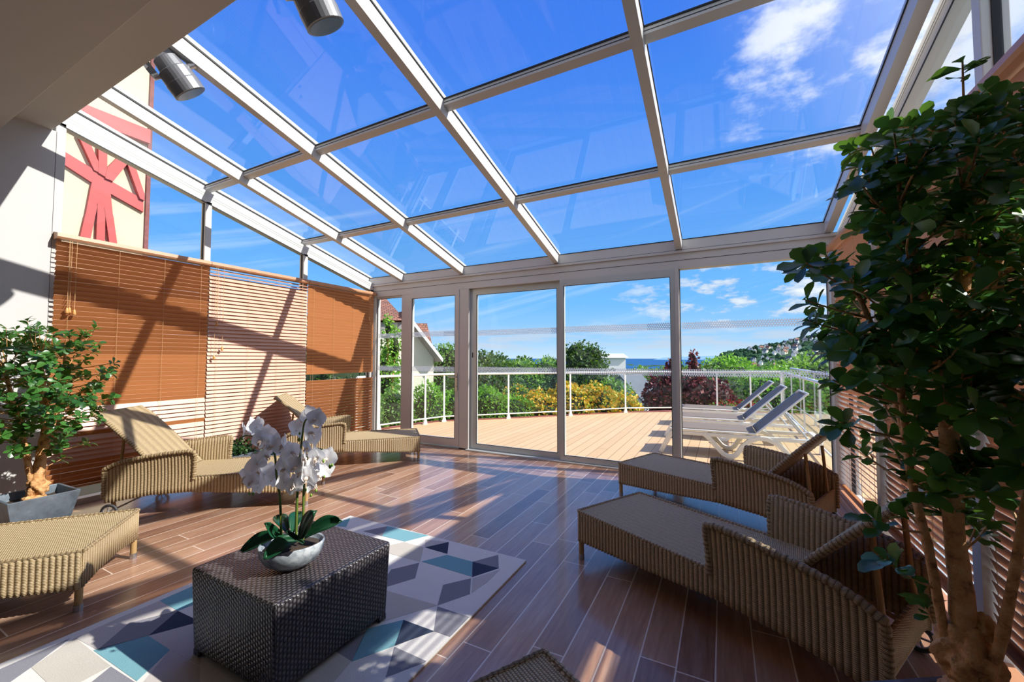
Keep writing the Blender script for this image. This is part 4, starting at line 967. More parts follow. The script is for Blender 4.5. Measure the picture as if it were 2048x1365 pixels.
for q in [(1590, 525), (1610, 600), (1612, 640), (1640, 690), (1665, 760), (1680, 845), (1720, 900), (1745, 1040), (1800, 1010), (1840, 1190), (1770, 1120), (1925, 118), (1960, 200), (1850, 255), (1700, 300), (1740, 400), (1690, 370), (1980, 1040), (1950, 930), (2000, 980)]:
    CL.append(at(q[0], q[1], 1, R.uniform(1.35, 1.7) if q[0] > 1650 else 1.55))
TY1 = 1.5; tp1 = lambda L, y=TY1: [at(a, b_, 1, y) for a, b_ in L]
trunksR = [(tp1([(1928, 1290), (1922, 1180), (1908, 1060), (1903, 950), (1898, 860), (1908, 720), (1925, 560), (1925, 420), (1930, 250)]), .025, .012),
           (tp1([(1895, 1310), (1876, 1200), (1855, 1090), (1825, 970), (1812, 880), (1800, 760), (1792, 640)]), .012, .007),
           (tp1([(1898, 860), (1870, 700), (1850, 610), (1825, 500), (1796, 430)], 1.5), .013, .008),
           (tp1([(1975, 1360), (2000, 1290), (2025, 1170), (2040, 1080), (2060, 950), (2070, 780)], 1.46), .013, .008),
           (tp1([(1908, 760), (1960, 640), (2010, 480), (2060, 330)], 1.52), .014, .007),
           (tp1([(1812, 880), (1770, 720), (1730, 620), (1700, 560)], 1.56), .009, .005)]
potted_tree('potted_tree', (.54, 1.49, 0), .56, 'large glossy leafed potted tree in the right foreground, planter almost out of the photo', .37, .34, trunksR, CL,
            [(at(1935, 1310, 1, 1.5), .058, (1, 1, 1.3)), (at(1942, 1395, 1, 1.5), .052, (1.1, 1.1, 1.1)), (at(1962, 1255, 1, 1.5), .026, (1, 1, 1.3))], .064, 4, None)
CL = []; c0 = np.array([-4.52, 1.03, 1.10]); k = 0
while k < 225:
    v = np.array([R.uniform(-1, 1), R.uniform(-1, 1), R.uniform(-1, 1)])
    if np.linalg.norm(v) > 1 or np.linalg.norm(v) < .25: continue
    p = c0 + v * np.array([.50, .50, .50])
    if p[0] < -4.96: continue
    CL.append(p); k += 1
tl1 = lambda L, x=-4.56: [at(a, b_, 0, x) for a, b_ in L]
for q in [(200, 700), (205, 745), (190, 815), (180, 885), (140, 665), (195, 650), (12, 655), (130, 915), (60, 660)]: CL.append(at(q[0], q[1], 0, R.uniform(-4.6, -4.4)))
trunksL = [(tl1([(72, 1000), (76, 950), (85, 900), (92, 850), (85, 780), (80, 710)]), .040, .016), (tl1([(66, 990), (58, 940), (45, 870), (25, 800), (10, 740)]), .022, .010), (tl1([(85, 900), (110, 840), (125, 770), (130, 710)]), .02, .008)]
potted_tree('potted_tree', (-4.555, 1.09, 0), .05, 'bushy potted tree in a grey zinc planter by the white pillar, left', .37, .30, trunksL, CL,
            [(at(75, 975, 0, -4.55), .055, (1, 1, 1.3)), (at(68, 1000, 0, -4.55), .06, (1, 1.1, .8))], .060, 9, None)
sp_ = thing('planter_box', (-4.80, 2.62, 0), 'small dark grey planter with low green plants behind the left lounger', 'planter', .2)
planter(sp_, .34, .26); N_ = 700; P = RS.normal(size=(N_, 3)) * np.array([.08, .08, .045]) + np.array([0, 0, .27]); P[:, 2] = np.maximum(P[:, 2], .2)
leaves('foliage', P, unit(N_) + np.array([0, 0, .8]), unit(N_) * np.array([1, 1, .6]) + np.array([0, 0, .3]), .035, 'lf_pot', sp_)

# ================================================================== SPOTLIGHTS
def spotlight(c, label, axis):
    e = thing('ceiling_spotlight', c, label, 'spotlight', group=None); A = Vector(axis).normalized(); Q = Vector((0, 0, -1)).rotation_difference(A).to_matrix() @ Matrix.Rotation(math.radians(62), 3, 'Z') * 1.3
    def T(mb): mb.v = [tuple(Q @ Vector(v)) for v in mb.v]; return mb
    mb = MB(); mb.lathe([(.072, -.12), (.080, -.118), (.082, -.06), (.080, -.055), (.078, .0), (.066, .008), (.060, .06), (.045, .068)], (0, 0, 0), 28); T(mb).build('housing', 'dark_housing', e, smooth=False, bevel=.0)
    mb = MB(); mb.box(-.045, -.035, .062, .045, .035, .125); b_ = T(mb).build('gear_box', 'dark_housing', e, bevel=.008)
    mb = MB(); mb.lathe([(.070, -.121), (.001, -.1205)][::-1], (0, 0, 0), 24); T(mb).build('lens', 'dark_window', e)
    mb = MB(); pts = [(-.092 , 0, -.005)] + [(-.095 * math.cos(a), 0, .04 + .16 * math.sin(a)) for a in np.linspace(0, PI, 15)] + [(.092, 0, -.005)]
    for p, q in zip(pts[:-1], pts[1:]): mb.bar(p, q, .034, .006, (0, 1, 0))
    T(mb).build('yoke', 'dark_housing', e)
    for sx in (-1, 1):
        mb = MB(); mb.tube([(sx * .078, 0, 0), (sx * .108, 0, 0)], .017, 14); T(mb).build('knob', 'steel', e, smooth=False)
    top = Q @ Vector((0, 0, .20)); w = Vector((top.x, 1.22 - c[1], top.z + .03))
    mb = MB(); mb.bar(top, w, .04, .012, (0, 0, 1)); mb.box(w.x - .04, w.y - .003, w.z - .04, w.x + .04, w.y + .006, w.z + .04); mb.build('wall_bracket', 'dark_housing', e)
    mb = MB(); s_ = Q @ Vector((0, .0, .12)); pts = [s_, s_ + Vector((.03, .01, .05)), top + Vector((.05, 0, .05)), w + Vector((.03, .0, .06))]; mb.tube(pts, .006, 6); pts = [s_, s_ + Vector((-.07, 0, .0)), top + Vector((-.08, 0, -.02)), w + Vector((-.03, .0, -.0))]; mb.tube(pts, .006, 6); mb.build('cable', 'black', e, smooth=True)
p = at(348, 142, 1, 1.37); spotlight(tuple(p), 'dark grey adjustable spotlight hanging below the white beam, at the left', (.15, .62, -.78))
p = at(622, -12, 1, 1.37); spotlight(tuple(p), 'dark grey spotlight cut by the top edge of the photo', (.15, .5, -.85))

# ================================================================== TERRACE: RAILINGS AND WHITE LOUNGERS
def railing(name, P, label, h=1.0, zbase=-.012, posts=None, group=None):
    e = thing(name, (P[0][0], P[0][1], zbase), label, 'railing'); o = Vector((P[0][0], P[0][1], 0)); P = [Vector((*p, 0)) - o for p in P]
    mb = MB(); mb.tube([p + Vector((0, 0, h - .02)) for p in P], .024, 10); mb.build('handrail', 'white_rail', e, smooth=True)
    mb = MB(); mb.tube([p + Vector((0, 0, .11)) for p in P], .014, 8); mb.build('bottom_rail', 'white_rail', e, smooth=True)
    for i, p in enumerate(P):
        if posts and i not in posts: continue
        d = (P[min(i + 1, len(P) - 1)] - P[max(i - 1, 0)]).normalized(); n = Vector((-d.y, d.x, 0))
        mb = MB(); mb.bar(p + Vector((0, 0, .0)), p + Vector((0, 0, h - .02)), .034, .02, tuple(n)); po = mb.build('post', 'white_rail', e)
        mb = MB(); mb.prism([(-.05, 0), (.05, 0), (.02, .10), (-.02, .10)], 1, -.02, .02); ang = math.atan2(d.y, d.x)
        mb.v = [(x * math.cos(ang) - y * math.sin(ang) + p.x, x * math.sin(ang) + y * math.cos(ang) + p.y, z) for x, y, z in mb.v]; mb.build('post_foot', 'white_rail', po)
    for a, b_ in zip(P[:-1], P[1:]):
        d = (b_ - a).normalized(); mb = MB(); mb.bar(a + d * .04 + Vector((0, 0, .53)), b_ - d * .04 + Vector((0, 0, .53)), .008, .80); mb.build('glass_panel', 'glass_rail', e)
    return e
RP = [(-5.62, 5.02), (-5.51, 5.43), (-5.277, 6.425), (-5.137, 6.859), (-4.151, 7.843), (-3.111, 8.904), (-2.106, 10.006), (-1.0, 10.72), (-.14, 10.98), (.575, 11.28), (1.22, 11.55)]
railing('glass_railing', RP, 'white railing with glass panels curving round the far edge of the terrace')
railing('glass_railing', [(1.25, 11.5), (1.22, 9.9), (1.19, 8.3), (1.17, 6.9), (1.15, 5.75), (1.14, 5.1)], 'white railing with glass panels along the right side of the terrace behind the white loungers')
railing('glass_railing', [(1.62, 13.2), (1.60, 11.6), (1.58, 9.8), (1.56, 8.2)], 'far raised white handrail beyond the right corner of the terrace', 1.06)

def white_lounger():
    e = thing('resin_lounger', (0, 0, 0), 'x', 'lounger'); Wd = .62
    def strip(P, w, mbx, y0, y1):      # P: centre line in xz with in-plane thickness w
        V = [Vector((x, 0, z)) for x, z in P]; up = []; dn = []
        for i, p in enumerate(V):
            d = (V[min(i + 1, len(V) - 1)] - V[max(i - 1, 0)]).normalized(); n = Vector((-d.z, 0, d.x)); up.append(p + n * w / 2); dn.append(p - n * w / 2)
        k = len(V); vs = [(q.x, y, q.z) for y in (y0, y1) for q in up + dn]
        m2 = 2 * k; fs = []
        for i in range(k - 1):
            fs += [(i, i + 1, k + i + 1, k + i), (m2 + i, m2 + k + i, m2 + k + i + 1, m2 + i + 1), (i, m2 + i, m2 + i + 1, i + 1), (k + i, k + i + 1, m2 + k + i + 1, m2 + k + i)]
        fs += [(0, k, m2 + k, m2), (k - 1, m2 + k - 1, m2 + m2 - 1, m2 // 1 - 1)]
        mbx.add(vs, fs)
    for y0, y1 in ((0, .05), (Wd - .05, Wd)):
        mb = MB()
        mb.box(.17, y0 + .005, .265, 1.85, y1 - .005, .315)
        mb.build('side_beam', 'white_plastic', e, bevel=.01)
        mb = MB(); strip([(.0, 0), (.05, .10), (.11, .22), (.15, .275), (.20, .30)], .06, mb, y0, y1); mb.build('leg', 'white_plastic', e, bevel=.006)
        mb = MB(); strip([(.55, .30), (.62, .24), (.70, .14), (.78, .05), (.84, .022), (.90, .022), (.94, .06), (1.0, .16), (1.08, .24), (1.18, .285), (1.28, .285), (1.38, .24), (1.46, .16), (1.54, .05), (1.56, 0)], .055, mb, y0 - .004, y1 + .004); mb.build('leg', 'white_plastic', e, bevel=.006)
    mb = MB(); mb.box(.17, .02, .27, .21, Wd - .02, .31); mb.box(1.05, .02, .27, 1.09, Wd - .02, .31); mb.box(1.80, .02, .27, 1.86, Wd - .02, .33); mb.build('cross_rail', 'white_plastic', e, bevel=.006)
    mb = MB(); n = 10; vs = []
    for x in np.linspace(.13, 1.16, n + 1):
        for y, dz in ((.02, 0), (.16, -.006), (.31, -.008), (.46, -.006), (.60, 0)): vs.append((x, y, .345 + dz - (.02 if x < .15 else 0)))
    mb.add(vs, [(5 * i + k, 5 * i + k + 1, 5 * i + k + 6, 5 * i + k + 5) for i in range(n) for k in range(4)]); c = mb.build('seat_cloth', 'cloth', e, smooth=True); s_ = c.modifiers.new('t', 'SOLIDIFY'); s_.thickness = .012
    mb = MB()
    for y in (.018, .602): mb.tube([(.13, y, .335), (1.16, y, .338)], .014, 8)
    mb.build('seat_rail', 'white_plastic', e, smooth=True)
    U = Vector((.72, 0, .69)).normalized(); a = Vector((1.17, 0, .35)); BL = .76
    mb = MB(); vs = []
    for i in range(n + 1):
        for y, dz in ((.02, 0), (.16, -.014), (.31, -.02), (.46, -.014), (.60, 0)): p = a + U * (BL * i / n) + Vector((-U.z, 0, U.x)) * dz; vs.append((p.x, y, p.z))
    mb.add(vs, [(5 * i + k, 5 * i + k + 1, 5 * i + k + 6, 5 * i + k + 5) for i in range(n) for k in range(4)]); c = mb.build('backrest_cloth', 'cloth', e, smooth=True); s_ = c.modifiers.new('t', 'SOLIDIFY'); s_.thickness = .012
    mb = MB(); p = a + U * BL
    for y in (.018, .602): mb.tube([(a.x, y, a.z), (p.x, y, p.z)], .014, 8)
    mb.tube([(p.x, .018, p.z), (p.x, .602, p.z)], .014, 8); mb.build('backrest_frame', 'white_plastic', c, smooth=True)
    mb = MB(); q = a + U * .42
    for y in (.05, .57): mb.tube([(q.x, y, q.z), (1.72, y, .30)], .012, 8)
    mb.build('prop', 'steel', e, smooth=True)
    return e
w0 = white_lounger()
for i, (x, y, a, lab) in enumerate([(-.80, 6.06, .02, 'white resin sun lounger with taupe cloth, nearest of its row to the glass front'),
                                 (-.88, 7.28, .02, 'white resin sun lounger with taupe cloth on the terrace, middle one of the front row'),
                                 (-.92, 8.62, .02, 'white resin sun lounger with taupe cloth on the terrace, the farthest of the row'),
                                 (1.75, 7.6, .02, 'white resin lounger beyond the right terrace railing, the nearer one'),
                                 (1.85, 9.4, .02, 'white resin lounger beyond the right terrace railing, the farther one')]):
    o = w0 if i == 0 else copy_tree(w0); o.location = (x, y, -.012); o.rotation_euler = (0, 0, a); o['label'] = lab; o['group'] = 'white sun loungers on the terrace'

# ================================================================== GARDEN
def gz(x, y):
    r = math.hypot(x, y); return float(np.interp(r, rad, zr))
def shrub(name, label, cat, blobs, n, leaf, mat, group=None, core=.72, dots=None, stems=None, fl=.6, coremat='lf_core'):
    x = sum(b[0] for b in blobs) / len(blobs); y = sum(b[1] for b in blobs) / len(blobs); g = gz(x, y)
    e = thing(name, (x, y, g), label, cat, group=group); o = np.array([x, y, g]); P = []; D_ = []; N_ = []
    vol = np.array([b[3] * b[4] * b[5] for b in blobs]) ** .67; vol /= vol.sum()
    for b, f in zip(blobs, vol):
        k = int(n * f); u = unit(k); r = 1 - np.abs(RS.normal(size=k)) * .16 + .06 * np.sin(u[:, 0] * 7 + b[0]) + .07 * np.sin(u[:, 2] * 9 + u[:, 1] * 6 + b[1])
        P.append(u * r[:, None] * np.array(b[3:6]) + np.array(b[:3]) - o); D_.append(u + RS.normal(size=(k, 3)) * .8); N_.append(u * .7 + np.array([0, 0, .5]) + RS.normal(size=(k, 3)) * .6)
    P = np.concatenate(P); D_ = np.concatenate(D_); N_ = np.concatenate(N_)
    leaves('foliage', P, N_, D_, leaf * (.6 + .8 * RS.rand(len(P))), mat, e, 'leaf', None, fl)
    mb = MB()
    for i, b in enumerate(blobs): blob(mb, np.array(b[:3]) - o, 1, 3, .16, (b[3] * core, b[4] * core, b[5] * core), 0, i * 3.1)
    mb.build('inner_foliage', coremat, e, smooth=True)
    mb = MB(); top = min(b[2] for b in blobs)
    for b in blobs:
        mb.tube([(0, 0, -.1), ((b[0] - x) * .5, (b[1] - y) * .5, (b[2] - g) * .5), (b[0] - x, b[1] - y, b[2] - g)], [.05 * max(1, b[5]), .035 * max(1, b[5]), .02], 7)
    mb.build('stems', 'bark', e, smooth=True)
    if dots:
        dm, dn, dsz = dots; k = np.nonzero(P[:, 2] > -1e9)[0]; k = RS.choice(k, min(dn, len(k)), replace=False)
        leaves('blossom', P[k] * 1.03, unit(len(k)), unit(len(k)), dsz * (.6 + .8 * RS.rand(len(k))), dm, e, 'leaf', None, .9)
    return e
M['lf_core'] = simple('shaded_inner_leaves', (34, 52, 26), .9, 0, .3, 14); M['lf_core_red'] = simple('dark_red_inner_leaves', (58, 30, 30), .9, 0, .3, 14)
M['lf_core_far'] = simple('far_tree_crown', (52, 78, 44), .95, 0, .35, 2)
G = 'green shrubs of the hedge beyond the railing'
shrub('hedge_shrub', 'bright green shrub behind the railing, seen through the narrow window by the left blind', 'shrub', [(-6.1, 5.6, .0, .45, .6, .75), (-6.0, 6.4, .05, .4, .5, .7)], 3800, .055, 'lf_mid', G)
shrub('hedge_shrub', 'bright green shrub behind the railing, left part of the hinged door view', 'shrub', [(-5.75, 7.1, .05, .42, .5, .72), (-5.4, 7.7, .0, .45, .5, .62)], 4200, .06, 'lf_green', G)
shrub('hedge_shrub', 'bright green shrub behind the railing, right part of the hinged door view', 'shrub', [(-4.85, 8.15, .0, .5, .5, .66), (-4.4, 8.6, -.05, .5, .5, .5)], 4200, .06, 'lf_green', G)
shrub('flowering_shrub', 'shrub covered in yellow flowers behind the railing of the terrace', 'shrub', [(-3.95, 9.1, -.12, .6, .45, .62), (-3.4, 9.6, .05, .62, .45, .62), (-2.85, 10.1, .02, .6, .45, .62), (-2.3, 10.6, -.2, .5, .4, .6)], 5200, .05, 'lf_green', None, dots=('lf_yellow', 5200, .07))
shrub('flowering_shrub', 'small orange flowering bush rising behind the left end of the yellow shrub', 'shrub', [(-4.75, 9.5, .15, .45, .4, .45)], 1500, .05, 'lf_mid', None, dots=('lf_yellow', 420, .045))
shrub('burgundy_shrub', 'dark burgundy leaved shrub behind the railing, with two tall feathery tips', 'shrub', [(-1.5, 12.4, .05, .62, .5, .78), (-.85, 12.6, .12, .6, .5, .78), (-.2, 12.7, -.05, .6, .5, .72), (-1.32, 12.4, .92, .16, .16, .34), (-.72, 12.5, 1.08, .13, .13, .42)], 4200, .11, 'lf_red', None, coremat='lf_core_red')
shrub('red_flower_bed', 'low row of red flowers behind the taupe loungers', 'flowers', [(.0, 11.75, -.05, .35, .2, .25), (.55, 12.0, -.05, .45, .2, .27)], 900, .05, 'lf_mid', None, dots=('lf_redfl', 420, .06))
shrub('leafy_shrub', 'tall young shrub with loose green leaves in front of the cream house', 'shrub', [(-7.55, 7.6, .8, .36, .35, .85), (-7.35, 7.75, 1.55, .22, .22, .55), (-7.45, 7.6, 2.05, .12, .12, .35)], 1500, .085, 'lf_green', None, core=.5)
T_ = 'trees and bushes between the terrace and the sea'
def T3(px, py, dist, r, rz=None): p = atd(px, py, dist); return (p[0], p[1], p[2], r, r, rz or r)
def tree(label, L, n, leaf, mat, group=T_, **k): return shrub('garden_tree', label, 'tree', [T3(*q) for q in L], n, leaf, mat, group, **k)
tree('dense green tree beside the right edge of the cream house', [(890, 722, 36, 1.5), (915, 735, 35, 2.0), (885, 765, 35, 2.0), (925, 790, 34, 2.2)], 5200, .22, 'lf_mid')
tree('dark green tree seen at the left edge of the left sliding door', [(965, 742, 24, 1.2), (990, 775, 22, 1.5), (945, 790, 19, 1.4)], 5200, .16, 'lf_dark')
tree('bushy green tree left of centre, reaching the sea line', [(1040, 765, 31, 1.8), (1090, 760, 31, 1.7), (1060, 800, 27, 1.9)], 5200, .2, 'lf_mid')
tree('tall dark green tree right behind the yellow flowers, its top above the sea line', [(1165, 735, 17, 1.0), (1180, 775, 16.5, 1.1), (1135, 775, 17, 1.0), (1150, 815, 16, 1.2), (1188, 712, 17, .45), (1150, 706, 17, .45)], 6500, .12, 'lf_dark')
tree('grey green bush between the tall dark tree and the burgundy shrub', [(1225, 800, 15.5, .8), (1200, 820, 15, .9), (1235, 825, 14.5, .7)], 3600, .10, 'lf_mid')
tree('green tree behind the farthest white lounger', [(1400, 790, 16, 1.1), (1440, 800, 16, 1.1), (1390, 815, 15, .9)], 5200, .12, 'lf_dark')
tree('yellowish green round tree above the terrace railing right of the mullion', [(1445, 762, 24, 1.3), (1475, 772, 23, 1.3), (1435, 800, 21, 1.2)], 5200, .15, 'lf_green')
tree('bright green bush behind the lounger backrests', [(1500, 800, 18, 1.1), (1540, 805, 17, 1.1), (1580, 800, 18, 1.2)], 5200, .12, 'lf_green')
tree('green tree at the right end of the terrace view', [(1620, 790, 22, 1.6), (1665, 790, 22, 1.7), (1720, 790, 22, 1.9), (1800, 780, 22, 2.2)], 5200, .17, 'lf_mid')
tree('broad green tree on the slope, left of the far town', [(1045, 748, 55, 2.2), (1105, 748, 55, 2.0), (990, 744, 50, 2.2)], 3500, .35, 'lf_dark', coremat='lf_core_far')
tree('green trees just under the town roofs right of the burgundy shrub', [(1370, 765, 50, 2.0), (1330, 768, 52, 2.0), (1285, 770, 55, 2.2)], 3500, .35, 'lf_mid', coremat='lf_core_far')
tree('green tree under the hillside at the far right of the railing', [(1560, 770, 55, 2.6), (1620, 765, 55, 3.0), (1510, 775, 50, 2.2)], 3500, .35, 'lf_mid', coremat='lf_core_far')
tree('large dark tree mass left of the terrace beyond the blinds', [(700, 760, 14, 1.6), (640, 760, 13, 1.8), (560, 770, 13, 1.8)], 4000, .14, 'lf_dark')

# ================================================================== HOUSES
def house(name, c, w, d, h, rh, rz, label, wall='white_wall', roof='slate', group=None, windows=2, base=0, ov=.3):
    """gable roofed house; ridge along local x"""
    e = thing(name, c, label, 'house', rz, group)
    mb = MB(); mb.box(-w / 2, -d / 2, -base, w / 2, d / 2, h)
    mb.add([(-w / 2, -d / 2, h), (-w / 2, d / 2, h), (-w / 2, 0, h + rh)], [(0, 2, 1)]); mb.add([(w / 2, -d / 2, h), (w / 2, d / 2, h), (w / 2, 0, h + rh)], [(0, 1, 2)])
    mb.build('walls', wall, e)
    mb = MB(); t_ = .06 * rh + .05; k = rh / (d / 2); zo = h - ov * k
    for sg in (-1, 1):
        a = [(-w / 2 - ov, sg * (d / 2 + ov), zo), (w / 2 + ov, sg * (d / 2 + ov), zo), (w / 2 + ov, 0, h + rh), (-w / 2 - ov, 0, h + rh)]
        mb.hexa(a + [(x, y, z + t_) for x, y, z in a])
    mb.build('roof', roof, e)
    for i in range(windows):
        x = -w / 2 + w * (i + .5) / windows; ww = w / windows * .28
        for sg in (-1, 1):
            mb = MB(); mb.box(x - ww / 2, sg * d / 2 - .04 * sg - .03, h * .35, x + ww / 2, sg * d / 2 + .03 * sg + .03, h * .75); mb.build('window', 'dark_window', e)
    return e
# neighbour: cream house with a tiled hipped roof and a lower gabled wing
e = thing('cream_house', (-16, 18, gz(-16, 18)), 'cream rendered house with brown tiled roofs, seen through the left end of the glazed front', 'house'); zz = gz(-16, 18)
def rel(v): return [(x + 16, y - 18, z - zz) for x, y, z in v]
HN = np.array([-.80, .60, 0.]); HU = np.array([.60, .80, 0.]); HO = np.array([-14.0, 16.0, 0.])
def hp(px, py, dep=0.0):
    d = _fw + _r * (px - 1024) / F - _up * (py - 682.5) / F; c = np.array([0, 0, CAMH]); return tuple(c + d * (((HO + HN * dep - c) @ HN) / (d @ HN)))
DV = HN * 4.5 - HU * 1.3
def slab(L, dep, ext, k=1.0):
    n = len(L); A0 = [np.array(hp(x, y, dep)) for x, y in L]; m_ = MB(); m_.add(A0 + [q + ext * k for q in A0], [tuple(range(n)), tuple(range(n, 2 * n))[::-1]] + [(i, i + n, (i + 1) % n + n, (i + 1) % n) for i in range(n)]); m_.v = rel(m_.v); return m_
def roofface(mb, P):
    # uv in the plane so that tile courses lie level
    P = [Vector(p) for p in P]; n = (P[1] - P[0]).cross(P[2] - P[0]).normalized(); hx = Vector((0, 0, 1)).cross(n).normalized(); up = n.cross(hx)
    mb.add(P, [tuple(range(len(P)))], 0, [(p.dot(hx), p.dot(up)) for p in P])
slab([(650, 960), (808, 960), (808, 645), (650, 645)], 0, HN * 6).build('main_walls', 'cream_wall', e)
mb = MB(); q = rel([hp(640, 641, -.3), hp(812, 641, -.3), tuple(np.array(hp(812, 641, -.3)) + HN * 6.6), tuple(np.array(hp(640, 641, -.3)) + HN * 6.6), hp(769, 594, 2.4), hp(690, 594, 2.4)])
roofface(mb, [q[0], q[1], q[4], q[5]]); roofface(mb, [q[1], q[2], q[4]]); roofface(mb, [q[2], q[3], q[5], q[4]]); roofface(mb, [q[3], q[0], q[5]]); mb.add(q[:4], [(0, 3, 2, 1)])
mb.build('main_roof', 'tiles', e)
for x in range(660, 806, 17): slab([(x, 668), (x + 7, 668), (x + 7, 646), (x, 646)], -.06, HN * .06).build('eaves_timber', 'grey_timber', e)
slab([(800, 960), (867, 960), (867, 706), (826, 652), (800, 652)], .35, HN * 4).build('wing_walls', 'cream_wall', e)
slab([(812, 622), (884, 717), (884, 721), (812, 627)], -.2, DV).build('wing_roof', 'tiles', e)
slab([(812, 627), (884, 721), (884, 724), (812, 630)], -.2, DV).build('soffit_boards', 'grey_timber', e)
slab([(811, 620), (886, 717), (886, 725), (811, 630)], -.28, HN * .08).build('bargeboard', 'white_wall', e)
mb = MB(); q = rel([hp(816, 692, 4.5), hp(865, 692, 4.5), hp(854, 647, 5.5), hp(816, 647, 5.5), hp(816, 692, 7.5), hp(864, 692, 7.5)])
roofface(mb, [q[0], q[1], q[2], q[3]]); roofface(mb, [q[1], q[5], q[2]]); roofface(mb, [q[5], q[4], q[3], q[2]]); mb.build('rear_roof', 'tiles', e)

# neighbour with painted timbers, upper left
NX = -8.2; ny1 = float(at(291, 380, 0, NX)[1])
e = thing('half_timbered_house', (NX, 3.0, -2.0), 'tall beige house wall with red crossing timbers, seen above the left blinds', 'house')
def nrel(v): return [(x - NX, y - 3.0, z + 2.0) for x, y, z in v]
mb = MB(); mb.box(NX - 3, -4, -2.5, NX, ny1, 7.5); mb.v = nrel(mb.v); mb.build('walls', 'render', e)
mb = MB(); ny2 = float(at(299, 380, 0, NX)[1]); mb.box(NX - 3.1, ny1, -2.5, NX + .03, ny2, 7.5); mb.v = nrel(mb.v); mb.build('corner_board', 'brickstrip', e)
def cz(L): return [(80 + x / 3.7925, 200 + y / 3.7925) for x, y in L]
TB = [[(60, 325), (148, 378), (395, 530), (530, 620), (775, 760), (775, 855), (525, 715), (390, 635), (150, 480), (60, 430)],
      [(385, 620), (525, 700), (545, 900), (485, 860), (430, 800), (410, 870), (335, 880)],
      [(335, 870), (425, 810), (372, 1062), (290, 1062)], [(425, 790), (485, 830), (480, 1085), (415, 1070)], [(475, 820), (543, 880), (575, 1105), (515, 1095)],
      [(270, 262), (352, 300), (432, 480), (500, 590), (398, 540)], [(430, 340), (496, 375), (496, 600), (430, 560)],
      [(496, 520), (580, 435), (660, 478), (540, 625), (480, 600)], [(640, 475), (700, 490), (776, 720), (776, 770), (742, 755)], [(150, 215), (235, 190), (150, 285)],
      [(-200, 120), (780, 330), (780, 400), (-200, 215)]]
for L in TB[:-1]:
    pts = [at(x, y, 0, NX) for x, y in cz(L)]; poly = [(p[1], p[2]) for p in pts]; n = len(poly)
    ar = sum(poly[i][0] * poly[(i + 1) % n][1] - poly[(i + 1) % n][0] * poly[i][1] for i in range(n))
    if ar < 0: poly = poly[::-1]
    mb = MB(); mb.prism(poly, 0, NX, NX + .045 + .004 * TB.index(L)); mb.v = nrel(mb.v); mb.build('timber', 'timber_red', e)
for z in (4.75, 6.3):
    mb = MB(); mb.box(NX, -3.5, z, NX + .10, ny1, z + .22); mb.v = nrel(mb.v); mb.build('timber', 'timber_red', e)
for y in np.arange(-2, ny1 - .5, .75):
    mb = MB(); mb.box(NX, y, 4.97, NX + .09, y + .2, 7.2); mb.v = nrel(mb.v); mb.build('timber', 'timber_red', e)

# nearer buildings beyond the garden
p = atd(1222, 745, 62); house('white_house', (p[0], p[1], -7), 3.2, 4.0, 8.4, .5, .5, 'white flat topped house rising over the trees beside the tall dark tree', roof='white_wall', windows=1)
p = atd(1262, 790, 40); house('white_house', (p[0], p[1], -6), 3.4, 4.6, 3.4, 2.2, 1.25, 'white gabled house partly hidden behind the burgundy shrub', windows=1)
p = atd(1525, 785, 34); house('grey_roofed_house', (p[0], p[1], -5), 3.2, 3.6, 3.1, 1.6, .35, 'light grey roofed house behind the backrest of the farthest white lounger', roof='grey_timber', windows=2)
RH = random.Random(8); NZ = RS
def terr(x, y):
    r = math.hypot(x, y); a = math.degrees(math.atan2(x, y)); rel_ = a + YD; hz_ = float(hill(rel_)); k = min(1, max(0, (r - 900) / 1350)); k = k * k * (3 - 2 * k); z = float(np.interp(r, rad, zr))
    z2 = z + (hz_ / 812 * 2150 + (40 if hz_ > 0 else 0)) * k; return z2
h0 = None; hs = {}
HL = 'pale houses of the far town and hillside'
cnt = 0
def far_house(p, s, rz, kind):
    global cnt
    if kind not in hs:
        o = house('town_house', (0, 0, 0), 1.0, .7, .62, .38, 0, 'x', ['white_wall', 'cream_wall', 'white_wall'][kind], ['slate', 'red_roof', 'slate'][kind], HL, 1, base=.4, ov=.05); hs[kind] = o
    else: o = copy_tree(hs[kind])
    o.location = p; o.scale = (s, s, s); o.rotation_euler = (0, 0, rz); o['group'] = HL; return o
spots_ = []
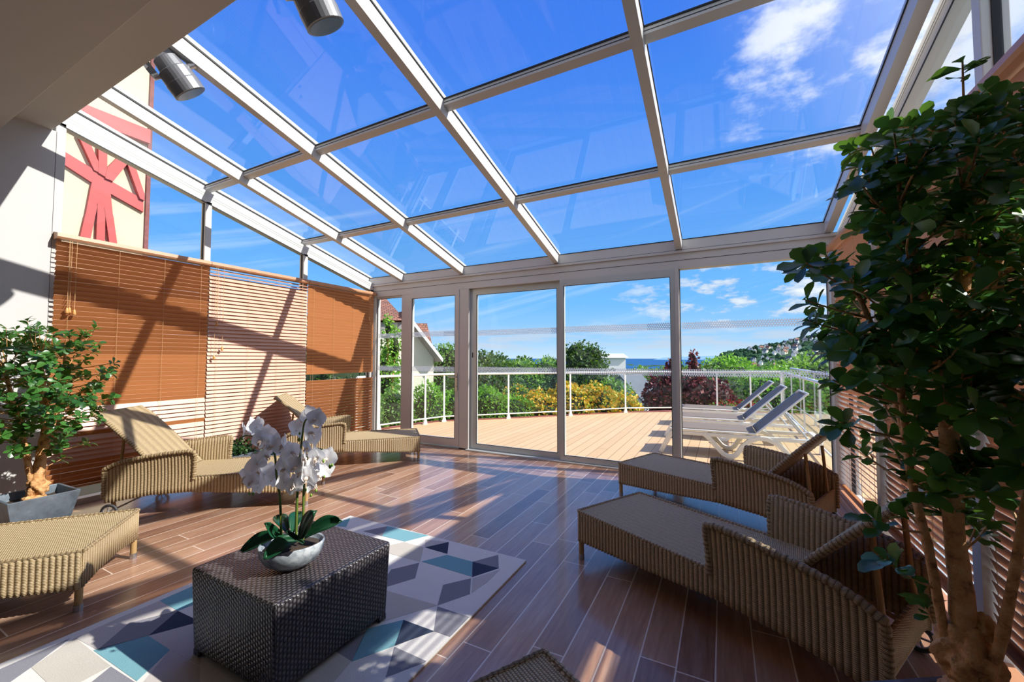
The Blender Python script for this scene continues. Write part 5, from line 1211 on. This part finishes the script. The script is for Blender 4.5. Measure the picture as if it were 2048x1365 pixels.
for i in range(90):
    px = RH.uniform(1180, 1480); r = RH.uniform(520, 1300); q = atd(px, 720, r); spots_.append((q[0], q[1], RH.uniform(7, 13), 'town'))
for i in range(190):
    px = RH.uniform(1500, 1760); r = RH.uniform(1150, 2050); q = atd(px, 700, r); spots_.append((q[0], q[1], RH.uniform(8, 15), 'hill'))
_k = []
for q in spots_:
    if all(math.hypot(q[0] - o_[0], q[1] - o_[1]) > 1.1 * (q[2] + o_[2]) for o_ in _k): _k.append(q)
spots_ = _k
spots_.sort(key=lambda s_: s_[2])
for i, (x, y, s_, kd) in enumerate(spots_):
    o = far_house((x, y, terr(x, y) + 1.5), s_, RH.uniform(0, 3.1), RH.choice([0, 0, 1, 2]))
    o['group'] = 'pale houses of the far seaside town' if kd == 'town' else 'pale houses scattered over the wooded hillside'
    o['label'] = 'tiny far house of the seaside town seen above the terrace handrail' if kd == 'town' else 'tiny far house among the trees of the hillside on the right'
mb = MB()
import bmesh
bm = bmesh.new(); bmesh.ops.create_icosphere(bm, subdivisions=1, radius=1); IV = np.array([tuple(v.co) for v in bm.verts]); IF = [tuple(v.index for v in f.verts) for f in bm.faces]; bm.free()
for i in range(2600):
    if i < 1900: px = RH.uniform(1440, 1900); r = RH.uniform(950, 2250)
    else: px = RH.uniform(900, 1560); r = RH.uniform(350, 1350)
    q = atd(px, 715, r)
    if any(abs(q[0] - o_[0]) < o_[2] + 9 and abs(q[1] - o_[1]) < o_[2] + 9 for o_ in spots_): continue
    s_ = RH.uniform(4, 10) * (1 if i < 1900 else .75); z = terr(q[0], q[1]); V_ = IV * np.array([s_, s_, s_ * RH.uniform(.7, 1.2)]) * (1 + RS.normal(size=(len(IV), 1)) * .12) + np.array([q[0], q[1], z + s_ * .4]); mb.add(V_, IF)
M['far_tree'] = landmat('far_trees', [(30, 52, 48), (52, 80, 58), (88, 118, 70)], .03)
o = mb.build('distant_trees', 'far_tree', smooth=True); tag(o, 'distant tree crowns covering the hillside and the low town by the sea', 'trees', None, 'stuff')
